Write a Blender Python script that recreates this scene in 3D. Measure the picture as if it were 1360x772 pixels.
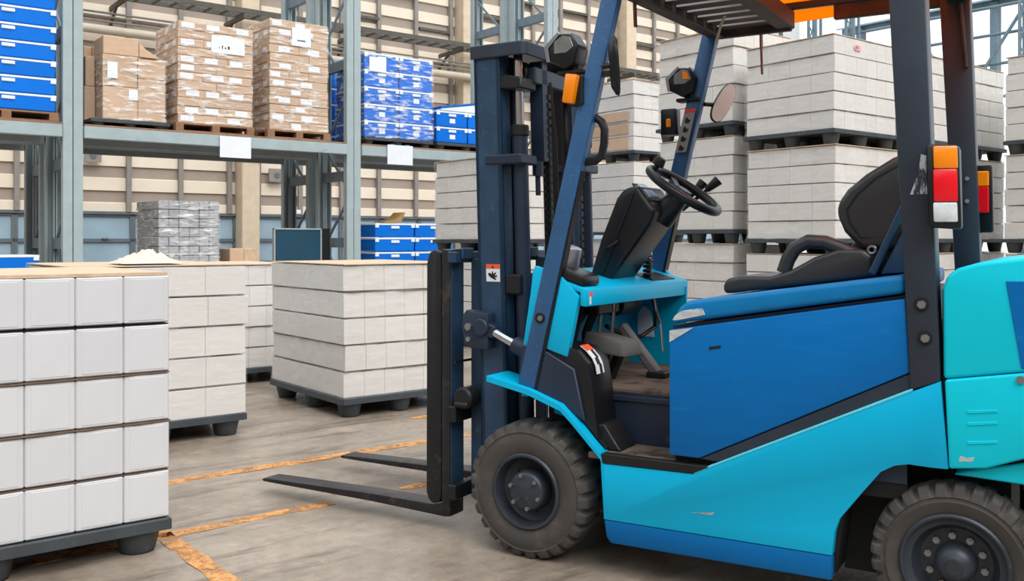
import bpy, bmesh, math, random
from mathutils import Vector, Matrix
random.seed(7)
scene = bpy.context.scene
for o in list(bpy.data.objects): bpy.data.objects.remove(o)
COL = scene.collection

# ------------------------------------------------------------------ camera, sky, sun, exposure
cam_d = bpy.data.cameras.new('camera'); cam = bpy.data.objects.new('camera', cam_d); COL.objects.link(cam)
cam.location = (0, 0, 1.2); cam.rotation_euler = (math.radians(90), 0, 0)
cam_d.sensor_width = 36; cam_d.lens = 36 * 1250 / 1360; cam_d.shift_y = -68 / 1360
cam_d.clip_end = 300
scene.camera = cam
world = bpy.data.worlds.new('sky'); scene.world = world; world.use_nodes = True
bg = world.node_tree.nodes['Background']
bg.inputs['Color'].default_value = (0.90, 0.955, 1.0, 1); bg.inputs['Strength'].default_value = 1.0
sun_d = bpy.data.lights.new('sun', 'SUN'); sun = bpy.data.objects.new('sun', sun_d); COL.objects.link(sun)
sun_d.energy = 2.0; sun_d.angle = math.radians(50); sun_d.color = (1.0, 0.975, 0.94)
sun.rotation_euler = Vector((-0.45, 0.62, -0.95)).to_track_quat('-Z', 'Y').to_euler()
vs = scene.view_settings
vs.view_transform = 'Standard'; vs.look = 'None'; vs.gamma = 1; vs.use_curve_mapping = False
vs.exposure = 0.5

# ------------------------------------------------------------------ materials
def lin(c):
    return tuple(((v / 255) / 12.92 if v / 255 <= 0.04045 else ((v / 255 + 0.055) / 1.055) ** 2.4) for v in c) + (1.0,)

class NT:
    def __init__(s, name):
        s.m = bpy.data.materials.new(name); s.m.use_nodes = True; s.t = s.m.node_tree; s.n = s.t.nodes; s.l = s.t.links
        s.b = s.n['Principled BSDF']; s.out = s.n['Material Output']
    def new(s, k, **kw):
        nd = s.n.new(k)
        for a, b in kw.items(): setattr(nd, a, b)
        return nd
    def coord(s, kind='Object', scale=(1, 1, 1)):
        tc = s.new('ShaderNodeTexCoord'); mp = s.new('ShaderNodeMapping'); mp.inputs['Scale'].default_value = scale
        s.l.new(tc.outputs[kind], mp.inputs['Vector']); return mp.outputs['Vector']
    def noise(s, vec, scale, detail=4, rough=0.6):
        nz = s.new('ShaderNodeTexNoise'); nz.inputs['Scale'].default_value = scale; nz.inputs['Detail'].default_value = detail
        nz.inputs['Roughness'].default_value = rough; s.l.new(vec, nz.inputs['Vector']); return nz.outputs['Fac']
    def ramp(s, fac, a, b, ca=(0, 0, 0, 1), cb=(1, 1, 1, 1)):
        r = s.new('ShaderNodeValToRGB'); r.color_ramp.elements[0].position = a; r.color_ramp.elements[1].position = b
        r.color_ramp.elements[0].color = ca; r.color_ramp.elements[1].color = cb; s.l.new(fac, r.inputs['Fac']); return r.outputs['Color']
    def mix(s, fac, a, b, mode='MIX'):
        m = s.new('ShaderNodeMix', data_type='RGBA', blend_type=mode)
        for sock, v in ((m.inputs[0], fac), (m.inputs[6], a), (m.inputs[7], b)):
            if hasattr(v, 'links'): s.l.new(v, sock)
            else: sock.default_value = v
        return m.outputs[2]
    def bump(s, h, strength, dist=0.01):
        b = s.new('ShaderNodeBump'); b.inputs['Strength'].default_value = strength; b.inputs['Distance'].default_value = dist
        s.l.new(h, b.inputs['Height']); s.l.new(b.outputs['Normal'], s.b.inputs['Normal'])

def M(name, rgb, rough=0.5, metal=0.0, var=0.08, scale=6, bump=0, bscale=60, wear=None, wear_t=(0.62, 0.72), wscale=9, stretch=(1, 1, 1), rand=0.0, coat=0, spec=0.4):
    t = NT(name); c = lin(rgb)
    v = t.coord('Object', stretch)
    n = t.noise(v, scale)
    dark = tuple(x * (1 - var) for x in c[:3]) + (1,); lite = tuple(min(1, x * (1 + var)) for x in c[:3]) + (1,)
    col = t.ramp(n, 0.3, 0.7, dark, lite)
    if rand:
        oi = t.new('ShaderNodeObjectInfo')
        col = t.mix(1.0, col, t.ramp(oi.outputs['Random'], 0, 1, (1 - rand,) * 3 + (1,), (1, 1, 1, 1)), 'MULTIPLY')
    if wear is not None:
        w = t.ramp(t.noise(v, wscale, 8, 0.7), wear_t[0], wear_t[1])
        col = t.mix(w, col, lin(wear))
    t.l.new(col, t.b.inputs['Base Color'])
    t.b.inputs['Roughness'].default_value = rough; t.b.inputs['Metallic'].default_value = metal
    t.b.inputs['Specular IOR Level'].default_value = spec
    if coat: t.b.inputs['Coat Weight'].default_value = coat; t.b.inputs['Coat Roughness'].default_value = 0.15
    if bump: t.bump(t.noise(v, bscale, 5), bump, 0.01)
    return t.m

MT = {}
MT['cyan'] = M('turquoise_paint', (0, 178, 222), 0.38, spec=0.25, var=0.03, scale=3, wear=(0, 140, 175), wear_t=(0.70, 0.76), wscale=18)
MT['cyan2'] = M('turquoise_counterweight_paint', (0, 208, 230), 0.42, spec=0.25, var=0.03, scale=3, wear=(0, 160, 180), wear_t=(0.72, 0.78), wscale=20)
MT['blue'] = M('blue_paint', (0, 106, 178), 0.4, spec=0.2, var=0.06, scale=4, wear=(20, 128, 190), wear_t=(0.60, 0.80), wscale=7, stretch=(1, 1, 5))
MT['blue_top'] = M('worn_blue_hood_paint', (0, 116, 176), 0.36, spec=0.3, var=0.08, scale=5, wear=(120, 170, 200), wear_t=(0.66, 0.72), wscale=10, stretch=(1, 1, 6))
MT['blue_dk'] = M('dark_blue_stripe_paint', (0, 100, 164), 0.45, spec=0.2, var=0.05)
MT['scuff'] = M('scuffed_bare_paint', (188, 194, 196), 0.55, var=0.2, scale=40, wear=(60, 110, 150), wear_t=(0.55, 0.62), wscale=30, stretch=(0.5, 1, 2))
MT['navy'] = M('navy_steel', (38, 50, 68), 0.42, 0.1, var=0.12, scale=8, wear=(70, 84, 104), wear_t=(0.62, 0.72), wscale=22, bump=0.05)
MT['navy_l'] = M('blue_mast_steel', (44, 70, 96), 0.4, 0.1, var=0.2, scale=7, wear=(74, 98, 122), wear_t=(0.6, 0.72), wscale=20, bump=0.05)
MT['pillar'] = M('steel_blue_pillar_paint', (50, 92, 136), 0.36, 0.1, var=0.15, scale=3, wear=(80, 126, 172), wear_t=(0.56, 0.8), wscale=70, bump=0.04)
MT['scrape'] = M('scraped_charcoal_paint', (50, 58, 70), 0.5, var=0.1, wear=(196, 200, 206), wear_t=(0.46, 0.54), wscale=16, stretch=(3, 1, .8))
MT['lampgrey'] = M('grey_lamp_glass', (128, 130, 128), 0.2, 0.3, var=0.2, scale=20)
MT['guard'] = M('charcoal_guard_paint', (46, 55, 67), 0.42, 0.1, var=0.1, scale=6, wear=(120, 128, 138), wear_t=(0.70, 0.75), wscale=30, bump=0.04)
MT['rust'] = M('rusty_guard_paint', (58, 50, 48), 0.6, 0.1, var=0.25, scale=9, wear=(96, 66, 50), wear_t=(0.5, 0.7), wscale=6)
MT['black'] = M('black_steel', (26, 27, 29), 0.5, 0.1, var=0.2, scale=12, wear=(74, 70, 66), wear_t=(0.62, 0.72), wscale=14, bump=0.05)
MT['dark'] = M('dark_cavity_steel', (20, 21, 23), 0.7, var=0.2)
MT['plastic'] = M('black_plastic', (22, 24, 28), 0.36, var=0.12, scale=5, bump=0.03, bscale=200)
MT['vinyl'] = M('black_vinyl', (44, 45, 47), 0.32, spec=0.6, var=0.1, scale=6, bump=0.05, bscale=140)
MT['rubber'] = M('tyre_rubber', (70, 66, 63), 0.78, var=0.14, scale=6, wear=(104, 97, 90), wear_t=(0.55, 0.75), wscale=7, bump=0.1, bscale=50)
MT['rim'] = M('wheel_steel', (56, 62, 70), 0.42, 0.3, var=0.15, scale=9, wear=(100, 106, 112), wear_t=(0.63, 0.72), wscale=18)
MT['chrome'] = M('chrome', (215, 220, 226), 0.14, 1.0, var=0.05)
MT['steel'] = M('bare_steel', (150, 152, 155), 0.35, 0.8, var=0.1)
MT['fork'] = M('fork_steel', (48, 48, 52), 0.4, 0.5, var=0.2, scale=7, wear=(86, 74, 62), wear_t=(0.55, 0.68), wscale=9)
MT['mat'] = M('dusty_floor_mat', (106, 92, 80), 0.85, var=0.25, scale=9, wear=(52, 46, 42), wear_t=(0.5, 0.62), wscale=8, bump=0.3, bscale=40)
MT['pedal'] = M('worn_grey_pedal_rubber', (96, 95, 94), 0.7, var=0.15, scale=20)
MT['cyan_edge'] = M('pale_turquoise_edge', (96, 214, 236), 0.4, var=0.1, scale=12, spec=0.3)  # lighter turquoise for the top edge of the skirt
MT['amber'] = M('amber_lens', (255, 140, 0), 0.25, var=0.05, coat=0.5)
MT['red'] = M('red_lens', (232, 8, 30), 0.22, var=0.08, coat=0.5)
MT['clear'] = M('clear_lens', (205, 212, 214), 0.15, var=0.15, scale=30, coat=0.5)
MT['mirror'] = M('mirror_glass', (236, 240, 238), 0.35, 0.0, var=0.08)  # bright reflection put into a pale matte base colour
MT['screen'] = M('display_glass', (170, 205, 235), 0.2, var=0.1)
MT['paper'] = M('white_paper', (222, 226, 232), 0.7, var=0.03)
MT['warn'] = M('orange_warning_print', (236, 92, 50), 0.5, var=0.03)
MT['ink'] = M('black_print', (22, 22, 26), 0.6, var=0.05)
MT['redink'] = M('red_print', (214, 70, 66), 0.6, var=0.05)
MT['rack'] = M('grey_rack_paint', (156, 170, 173), 0.5, var=0.08, scale=5, wear=(118, 130, 134), wear_t=(0.62, 0.74), wscale=8)
MT['rack_d'] = M('grey_rack_steel', (112, 128, 138), 0.5, var=0.12, scale=5)
MT['ply'] = M('plywood_deck', (150, 112, 88), 0.8, var=0.2)
MT['white'] = M('white_carton', (207, 208, 211), 0.55, var=0.025, scale=7, rand=0.05)
MT['offwhite'] = M('wrapped_white_carton', (212, 208, 203), 0.6, var=0.03, scale=5, wear=(202, 196, 190), wear_t=(0.56, 0.8), wscale=4, rand=0.07)
MT['card'] = M('brown_cardboard', (200, 170, 142), 0.75, var=0.07, scale=8, rand=0.16, stretch=(1, 1, 3))
MT['card_d'] = M('tan_card_sheet', (206, 180, 152), 0.8, var=0.15, scale=20, rand=0.1)
MT['packpaper'] = M('pale_packing_paper', (212, 196, 180), 0.8, var=0.08, scale=20)
MT['kraft'] = M('brown_layer_sheet', (118, 98, 84), 0.85, var=0.25, scale=25, rand=0.15)
MT['pallet'] = M('black_plastic_pallet', (62, 68, 72), 0.55, var=0.18, scale=8, wear=(96, 102, 104), wear_t=(0.6, 0.72), wscale=10)
MT['wood'] = M('pallet_wood', (142, 108, 82), 0.8, var=0.25, scale=6, stretch=(1, 6, 6), rand=0.2)
MT['tote'] = M('blue_plastic_tote', (0, 114, 220), 0.5, spec=0.2, var=0.05, scale=5, rand=0.12)
MT['tote_rim'] = M('white_tote_rim', (218, 228, 240), 0.5, var=0.05)
MT['greyload'] = M('grey_wrapped_block', (168, 170, 174), 0.35, var=0.25, scale=14, rand=0.25, bump=1.0, bscale=9, stretch=(1, 1, 3))
MT['teal'] = M('dark_teal_board', (22, 66, 88), 0.5, var=0.1, scale=3)
MT['cream'] = M('cream_siding', (226, 213, 194), 0.7, var=0.05, scale=2, wear=(204, 190, 170), wear_t=(0.66, 0.8), wscale=3)
MT['brown'] = M('shade_toned_siding', (158, 144, 132), 0.7, var=0.06, scale=2)  # shade of the recessed siding bands put into the colour
MT['stud'] = M('grey_wall_steel', (138, 132, 126), 0.6, var=0.15, scale=4)
MT['column'] = M('cream_concrete', (208, 190, 166), 0.85, var=0.08, scale=5, wear=(176, 156, 132), wear_t=(0.62, 0.75), wscale=6, bump=0.2, bscale=20)
MT['plinth'] = M('grey_plinth', (150, 160, 166), 0.8, var=0.1)
MT['frame'] = M('window_steel', (96, 104, 110), 0.6, var=0.1)
MT['glass'] = M('hazy_blue_glass', (150, 174, 188), 0.18, var=0.15, scale=1.2, coat=0.4)
MT['darksteel'] = M('dark_tray_steel', (88, 84, 78), 0.6, 0.2, var=0.15)
MT['pipe'] = M('pale_pipe', (198, 186, 168), 0.5, var=0.06)
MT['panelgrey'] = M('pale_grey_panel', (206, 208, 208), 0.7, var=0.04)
MT['girt'] = M('blue_grey_steel', (118, 140, 152), 0.5, 0.1, var=0.15, scale=3)
MT['redcol'] = M('red_oxide_steel', (122, 66, 48), 0.6, var=0.15)
MT['roofsheet'] = M('blue_grey_roof_sheet', (150, 180, 196), 0.5, var=0.1)
MT['pink'] = M('pink_spray_paint', (240, 168, 172), 0.7, var=0.1, scale=30)
MT['green'] = M('green_paint', (40, 110, 80), 0.5, var=0.1)
MT['gold'] = M('tan_card_flap', (150, 116, 72), 0.7, var=0.1)

def special():
    # translucent orange canopy
    t = NT('orange_canopy'); c = lin((255, 118, 10))
    tr = t.new('ShaderNodeBsdfTranslucent'); tr.inputs['Color'].default_value = (1.0, 0.40, 0.03, 1)
    t.b.inputs['Base Color'].default_value = c; t.b.inputs['Roughness'].default_value = 0.5
    mx = t.new('ShaderNodeMixShader'); mx.inputs[0].default_value = 0.9
    t.l.new(t.b.outputs[0], mx.inputs[1]); t.l.new(tr.outputs[0], mx.inputs[2]); t.l.new(mx.outputs[0], t.out.inputs['Surface'])
    MT['orange'] = t.m
    # clear stretch film with white streaks painted in as its reflections
    t = NT('stretch_film'); v = t.coord('Object', (1, 1, 5))
    n = t.noise(v, 4, 6, 0.65); f = t.ramp(n, 0.50, 0.68, (0.05,) * 3 + (1,), (0.85,) * 3 + (1,))
    tp = t.new('ShaderNodeBsdfTransparent')
    t.b.inputs['Base Color'].default_value = (0.93, 0.93, 0.92, 1); t.b.inputs['Roughness'].default_value = 0.18
    t.bump(t.noise(v, 6, 3), 0.45, 0.02)
    mx = t.new('ShaderNodeMixShader'); t.l.new(f, mx.inputs[0]); t.l.new(tp.outputs[0], mx.inputs[1]); t.l.new(t.b.outputs[0], mx.inputs[2])
    t.l.new(mx.outputs[0], t.out.inputs['Surface']); MT['film'] = t.m
    t = NT('soft_stretch_film'); v = t.coord('Object', (1, 1, 4))
    n = t.noise(v, 5, 5, 0.65); f = t.ramp(n, 0.45, 0.75, (0.05,) * 3 + (1,), (0.32,) * 3 + (1,))
    tp = t.new('ShaderNodeBsdfTransparent')
    t.b.inputs['Base Color'].default_value = (0.90, 0.89, 0.88, 1); t.b.inputs['Roughness'].default_value = 0.22
    t.bump(t.noise(v, 4, 2), 0.2, 0.02)
    mx = t.new('ShaderNodeMixShader'); t.l.new(f, mx.inputs[0]); t.l.new(tp.outputs[0], mx.inputs[1]); t.l.new(t.b.outputs[0], mx.inputs[2])
    t.l.new(mx.outputs[0], t.out.inputs['Surface']); MT['film_soft'] = t.m
    # worn orange line paint: flakes away to the concrete below
    t = NT('worn_orange_line_paint'); v = t.coord('Object')
    n = t.noise(v, 9, 8, 0.75); f = t.ramp(n, 0.46, 0.60)
    tp = t.new('ShaderNodeBsdfTransparent')
    col = t.ramp(t.noise(v, 30), 0.3, 0.7, lin((196, 138, 82)), lin((218, 160, 96)))
    t.l.new(col, t.b.inputs['Base Color']); t.b.inputs['Roughness'].default_value = 0.6
    mx = t.new('ShaderNodeMixShader'); t.l.new(f, mx.inputs[0]); t.l.new(t.b.outputs[0], mx.inputs[1]); t.l.new(tp.outputs[0], mx.inputs[2])
    t.l.new(mx.outputs[0], t.out.inputs['Surface']); MT['line'] = t.m
    # concrete floor
    t = NT('stained_concrete'); v = t.coord('Object')
    a = t.ramp(t.noise(v, 0.9, 8, 0.65), 0.34, 0.66, lin((126, 114, 102)), lin((176, 162, 147)))
    vs_ = t.coord('Object', (0.35, 2.2, 1))
    st = t.ramp(t.noise(vs_, 2.2, 9, 0.75), 0.50, 0.66); a = t.mix(st, a, lin((106, 92, 81)))
    fine = t.ramp(t.noise(v, 14, 8, 0.75), 0.35, 0.70, (0.74, 0.74, 0.74, 1), (1.10, 1.09, 1.08, 1)); a = t.mix(1.0, a, fine, 'MULTIPLY')
    sp = t.ramp(t.noise(v, 5.5, 10, 0.8), 0.66, 0.72); a = t.mix(sp, a, lin((92, 82, 74)))
    t.l.new(a, t.b.inputs['Base Color'])
    r = t.ramp(t.noise(v, 1.3, 7, 0.7), 0.35, 0.7, (0.22,) * 3 + (1,), (0.55,) * 3 + (1,)); t.l.new(r, t.b.inputs['Roughness'])
    t.bump(t.noise(v, 22, 8, 0.7), 0.12, 0.01); MT['floor'] = t.m
special()

# ------------------------------------------------------------------ mesh helpers
class MB:
    def __init__(s): s.v = []; s.f = []
    def add(s, vs_, fs):
        n = len(s.v); s.v += [tuple(p) for p in vs_]; s.f += [tuple(i + n for i in f) for f in fs]; return s
    def box(s, x0, x1, y0, y1, z0, z1):
        return s.add([(x0, y0, z0), (x1, y0, z0), (x1, y1, z0), (x0, y1, z0), (x0, y0, z1), (x1, y0, z1), (x1, y1, z1), (x0, y1, z1)],
                     [(0, 3, 2, 1), (4, 5, 6, 7), (0, 1, 5, 4), (1, 2, 6, 5), (2, 3, 7, 6), (3, 0, 4, 7)])
    def prism(s, poly, a, b, axis='y'):
        n = len(poly)
        mk = {'y': lambda p, q: (p[0], q, p[1]), 'x': lambda p, q: (q, p[0], p[1]), 'z': lambda p, q: (p[0], p[1], q)}[axis]
        return s.add([mk(p, a) for p in poly] + [mk(p, b) for p in poly],
                     [tuple(range(n))[::-1], tuple(range(n, 2 * n))] + [(i, (i + 1) % n, n + (i + 1) % n, n + i) for i in range(n)])
    def hexa(s, bot, top):
        return s.add(list(bot) + list(top), [(0, 3, 2, 1), (4, 5, 6, 7), (0, 1, 5, 4), (1, 2, 6, 5), (2, 3, 7, 6), (3, 0, 4, 7)])
    def cyl(s, p0, p1, r, seg=14, r2=None):
        p0, p1 = Vector(p0), Vector(p1); r2 = r if r2 is None else r2
        d = (p1 - p0).normalized(); a = d.orthogonal().normalized(); b = d.cross(a)
        ring = [(math.cos(2 * math.pi * i / seg), math.sin(2 * math.pi * i / seg)) for i in range(seg)]
        return s.add([p0 + (a * c + b * q) * r for c, q in ring] + [p1 + (a * c + b * q) * r2 for c, q in ring],
                     [tuple(range(seg))[::-1], tuple(range(seg, 2 * seg))] + [(i, (i + 1) % seg, seg + (i + 1) % seg, seg + i) for i in range(seg)])
    def bar(s, p0, p1, w, t, up=(0, 0, 1)):
        p0, p1 = Vector(p0), Vector(p1); d = (p1 - p0).normalized(); a = d.cross(Vector(up))
        if a.length < 1e-4: a = d.orthogonal()
        a.normalize(); b = a.cross(d).normalized(); a *= w / 2; b *= t / 2
        q = lambda p: [p - a - b, p + a - b, p + a + b, p - a + b]
        return s.add(q(p0) + q(p1), [(0, 3, 2, 1), (4, 5, 6, 7), (0, 1, 5, 4), (1, 2, 6, 5), (2, 3, 7, 6), (3, 0, 4, 7)])
    def tube(s, pts, r, seg=10, closed=False):
        pts = [Vector(p) for p in pts]; n = len(pts); rings = []; prev = None
        for i, p in enumerate(pts):
            a = pts[(i - 1) % n] if (closed or i > 0) else p; b = pts[(i + 1) % n] if (closed or i < n - 1) else p
            d = (b - a).normalized()
            if prev is None: u = d.orthogonal().normalized()
            else: u = (prev - d * prev.dot(d)).normalized()
            prev = u; w = d.cross(u)
            rings.append([p + (u * math.cos(2 * math.pi * k / seg) + w * math.sin(2 * math.pi * k / seg)) * r for k in range(seg)])
        vs_ = [q for rg in rings for q in rg]; fs = []
        for i in range(n if closed else n - 1):
            j = (i + 1) % n
            for k in range(seg): fs.append((i * seg + k, i * seg + (k + 1) % seg, j * seg + (k + 1) % seg, j * seg + k))
        if not closed: fs += [tuple(range(seg))[::-1], tuple((n - 1) * seg + k for k in range(seg))]
        return s.add(vs_, fs)
    def lathe(s, prof, seg=48, axis='y', c=(0, 0, 0)):
        n = len(prof); vs_ = []
        for i in range(seg):
            t = 2 * math.pi * i / seg
            for (a, r) in prof:
                vs_.append((c[0] + r * math.cos(t), c[1] + a, c[2] + r * math.sin(t)) if axis == 'y' else (c[0] + r * math.cos(t), c[1] + r * math.sin(t), c[2] + a))
        fs = []
        for i in range(seg):
            j = (i + 1) % seg
            for k in range(n - 1): fs.append((i * n + k, i * n + k + 1, j * n + k + 1, j * n + k))
        return s.add(vs_, fs)
    def mesh(s, name, mat, bevel=0, seg=1, smooth=True, angle=32):
        me = bpy.data.meshes.new(name); me.from_pydata(s.v, [], s.f)
        bm = bmesh.new(); bm.from_mesh(me); bmesh.ops.recalc_face_normals(bm, faces=bm.faces[:])
        if bevel:
            ed = [e for e in bm.edges if len(e.link_faces) == 2 and e.calc_face_angle(0) > math.radians(25)]
            bmesh.ops.bevel(bm, geom=ed, offset=bevel, segments=seg, profile=0.5, affect='EDGES', clamp_overlap=True)
        bm.to_mesh(me); bm.free()
        if smooth:
            for p in me.polygons: p.use_smooth = True
            me.set_sharp_from_angle(angle=math.radians(angle))
        me.materials.append(MT[mat]); return me
    def build(s, name, mat, parent=None, loc=(0, 0, 0), rz=0, bevel=0, seg=1, smooth=True, angle=32):
        return put(name, s.mesh(name, mat, bevel, seg, smooth, angle), parent, loc, rz)

def put(name, me, parent=None, loc=(0, 0, 0), rz=0):
    o = bpy.data.objects.new(name, me); COL.objects.link(o); o.location = loc; o.rotation_euler = (0, 0, rz)
    if parent is not None: o.parent = parent
    return o
def tag(o, label, cat, group=None):
    o['label'] = label; o['category'] = cat
    if group: o['group'] = group
    return o
def struct(o): o['kind'] = 'structure'; return o
def thing(name, label, cat, loc=(0, 0, 0), rz=0, group=None):
    return tag(put(name, None, None, loc, rz), label, cat, group)

# building grid: r runs along the back wall (rightwards and away), b runs towards the back wall
AR = math.atan2(0.6157, 0.788); RC, RS = math.cos(AR), math.sin(AR)
def G(r, b, z=0): return Vector((RC * r - RS * b, RS * r + RC * b, z))

# ------------------------------------------------------------------ setting: floor, walls
struct(MB().box(-14, 46, -8, 40, -0.2, 0).build('floor', 'floor', None, (0, 0, 0), AR))
def marking(r0, b0, r1, b1, w, label):
    a, b = Vector((r0, b0)), Vector((r1, b1)); L = (b - a).length; o = MB()
    n = max(2, int(L / 0.12)); vs_ = []; fs = []
    for i in range(n + 1):
        for sgn in (-1, 1):
            for z in (0, 0.0025):
                vs_.append((L * i / n, sgn * w / 2 + random.uniform(-.006, .006), z))
    for i in range(n):
        q = i * 4; fs += [(q + 1, q + 3, q + 7, q + 5), (q, q + 4, q + 6, q + 2), (q, q + 1, q + 5, q + 4), (q + 2, q + 6, q + 7, q + 3)]
    o.add(vs_, fs + [(0, 2, 3, 1), (n * 4, n * 4 + 1, n * 4 + 3, n * 4 + 2)])
    d = b - a
    tag(o.build('floor_marking', 'line', None, G(r0, b0, 0.0005), AR + math.atan2(d.y, d.x), smooth=False), label, 'floor marking', 'orange floor lines')
marking(1.30, 4.70, 3.5, 4.715, .085, 'long worn orange floor line running behind both fork tips')
marking(0.55, 3.845, 1.99, 3.88, .07, 'worn orange floor line from under the nearest pallet to the near fork')
marking(2.36, 3.885, 2.62, 3.905, .06, 'short flaking orange floor line fragment beside the near fork heel')
marking(1.235, 3.98, 1.245, 2.9, .075, 'broad orange floor line running towards the viewer beside the nearest pallet')
marking(3.35, 5.36, 3.95, 5.40, .07, 'short orange floor line in front of the wrapped stack by the fork carriage')

WB = 19.0
wall = struct(put('wall_back', None, None, G(0, WB), AR))
z = 1.73; k = 0; edges = [1.73, 1.90]
while edges[-1] < 9.2: edges.append(edges[-1] + 0.236)
for i in range(len(edges) - 1):
    crm = (i % 2 == 0)
    m = MB()
    if crm: m.prism([(-0.035, edges[i]), (0.02, edges[i] - .01), (0.02, edges[i + 1] + .02), (-0.035, edges[i + 1])], -3, 27, 'x')
    else: m.box(-3, 27, 0.0, 0.03, edges[i], edges[i + 1])
    m.build('siding_band', 'cream' if crm else 'brown', wall, smooth=False)
MB().box(-3, 27, -0.12, 0.1, 0, 0.70).build('plinth', 'plinth', wall, smooth=False)
MB().box(-3, 27, -0.10, 0.08, 1.68, 1.735).build('lintel', 'frame', wall, smooth=False)
cols = [2.17, 7.70, 13.226, 18.75, 24.2]
for c in cols:
    MB().box(c - .19, c + .19, -0.42, 0.0, 0, 9.3).build('wall_column', 'column', wall, bevel=.015)
MB().box(7.45, 7.95, -0.55, 0.0, 2.98, 3.10).build('column_corbel', 'column', wall, bevel=.01)
studs = []
for c in cols[:-1]:
    studs += [c + .30, c + 1.25, c + 2.25, c + 3.2, c + 4.2, c + 5.2]
sm = MB().box(-.045, .045, -.10, .0, 1.73, 9.2).mesh('wall_stud', 'stud', smooth=False)
for s_ in studs: put('wall_stud', sm, wall, (s_, -0.02, 0))
gm = MB().box(.045, .95, -.12, -.04, -.03, .03).mesh('wall_girt', 'darksteel', smooth=False)
for (r, zz) in ((9.95, 6.25), (10.95, 6.95), (11.95, 6.2), (13.55, 6.75), (14.5, 7.3), (15.5, 6.1), (16.45, 7.3), (17.45, 6.5), (19.05, 6.75), (20.0, 7.0), (20.95, 6.2), (8.95, 6.9), (19.05, 5.3), (20.0, 5.6)):
    put('wall_girt', gm, wall, (r, 0, zz))
struct(MB().box(-9.2, -9.0, -9, 19, 0, 6.5).build('wall_left', 'brown', None, (0, 0, 0), AR, smooth=False))
struct(MB().box(-9, 30, -9.2, -9.0, 0, 6.5).build('wall_front', 'brown', None, (0, 0, 0), AR, smooth=False))
# ribbon windows
wn = 0
wins = []
prev = -2.6
for c in cols:
    n = 5; a = prev + .0; b = c - .19
    if b - a > 1: 
        st = (b - a) / n
        for i in range(n): wins.append((a + st * i, a + st * (i + 1) - .002))
    prev = c + .19
for (a, b) in wins:
    wn += 1
    w = struct(put('window_%d' % wn, None, wall.parent, G(0, WB), AR))
    f = MB()
    for (x0, x1, z0, z1) in ((a, a + .05, .7, 1.69), (b - .05, b, .7, 1.69), (a, b, .70, .75), (a, b, 1.64, 1.69), (a, b, 1.15, 1.215)):
        f.box(x0, x1, -.07, .02, z0, z1)
    f.build('window_frame', 'frame', w, smooth=False)
    MB().box(a + .05, b - .05, -.03, -.015, 1.215, 1.64).build('pane', 'glass', w, smooth=False)
    MB().box(a + .05, b - .05, -.03, -.015, .75, 1.15).build('pane', 'glass', w, smooth=False)
    MB().box((a + b) / 2 - .06, (a + b) / 2 + .06, -.10, -.06, 1.20, 1.225).build('latch', 'frame', w, smooth=False)
# pale panels at the far end of the wall
for (r0, r1) in ((22.0, 23.3), (23.35, 24.6), (24.65, 25.8), (25.85, 26.9)):
    MB().box(r0, r1, -.16, -.08, 4.2, 9.2).build('cladding_panel', 'panelgrey', wall, smooth=False)
for r in (23.3, 24.62, 25.82): MB().box(r - .05, r + .05, -.25, -.16, 4.2, 9.2).build('panel_post', 'frame', wall, smooth=False)

# open steel end bay beyond the stacks
er = 27.4
endw = struct(put('wall_right', None, None, G(er, 0), AR))
for b in (18.6, 17.2, 15.4, 13.6, 11.8, 10.0, 8.2):
    m = MB()
    for db in (-.14, .14):
        for dr in (-.14, .14): m.box(dr - .035, dr + .035, b + db - .035, b + db + .035, 0, 11)
    for i in range(18):
        z0 = i * .6; m.bar((-.14, b - .14, z0), (-.14, b + .14, z0 + .6), .03, .03).bar((-.14, b + .14, z0), (.14, b + .14, z0 + .6), .03, .03)
    m.build('lattice_column', 'girt', endw, smooth=False)
for z_ in (5.3, 6.25, 7.1, 7.9, 8.8): MB().cyl((0.25, 6, z_), (0.25, 19, z_), .045, 8).build('girt_pipe', 'girt', endw)
for (b0, z0, b1, z1) in ((18.6, 5.3, 17.2, 7.9), (17.2, 5.3, 15.4, 7.9), (15.4, 7.9, 13.6, 5.3), (13.6, 5.3, 11.8, 7.9), (11.8, 7.9, 10, 5.3), (18.6, 7.9, 17.2, 5.3)):
    MB().bar((0.1, b0, z0), (0.1, b1, z1), .07, .07).build('brace', 'girt', endw, smooth=False)
# yard canopy seen through the open bay
can = thing('yard_canopy', 'blue-grey sheeted canopy roof seen through the open bay at top right', 'roof', G(38, 0), AR)
nsh = 14
for i in range(nsh):
    b0 = 4 + i * 1.2
    MB().hexa([(-6, b0, 9.2), (8, b0, 12.6), (8, b0 + 1.17, 12.6), (-6, b0 + 1.17, 9.2)], [(-6, b0, 9.26), (8, b0, 12.66), (8, b0 + 1.17, 12.66), (-6, b0 + 1.17, 9.26)]).build('roof_sheet', 'roofsheet', can, smooth=False)
for x in (-5.5, -2.5, .5, 3.5, 6.5):
    zz = 9.2 + (x + 6) * 3.4 / 14; MB().box(x - .08, x + .08, 4, 20.8, zz - .2, zz - .02).build('purlin', 'girt', can, smooth=False)
for b in (5, 10, 15, 20):
    MB().box(-5.7, -5.4, b - .12, b + .12, 0, 9.2).build('canopy_post', 'girt', can, smooth=False)

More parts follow.
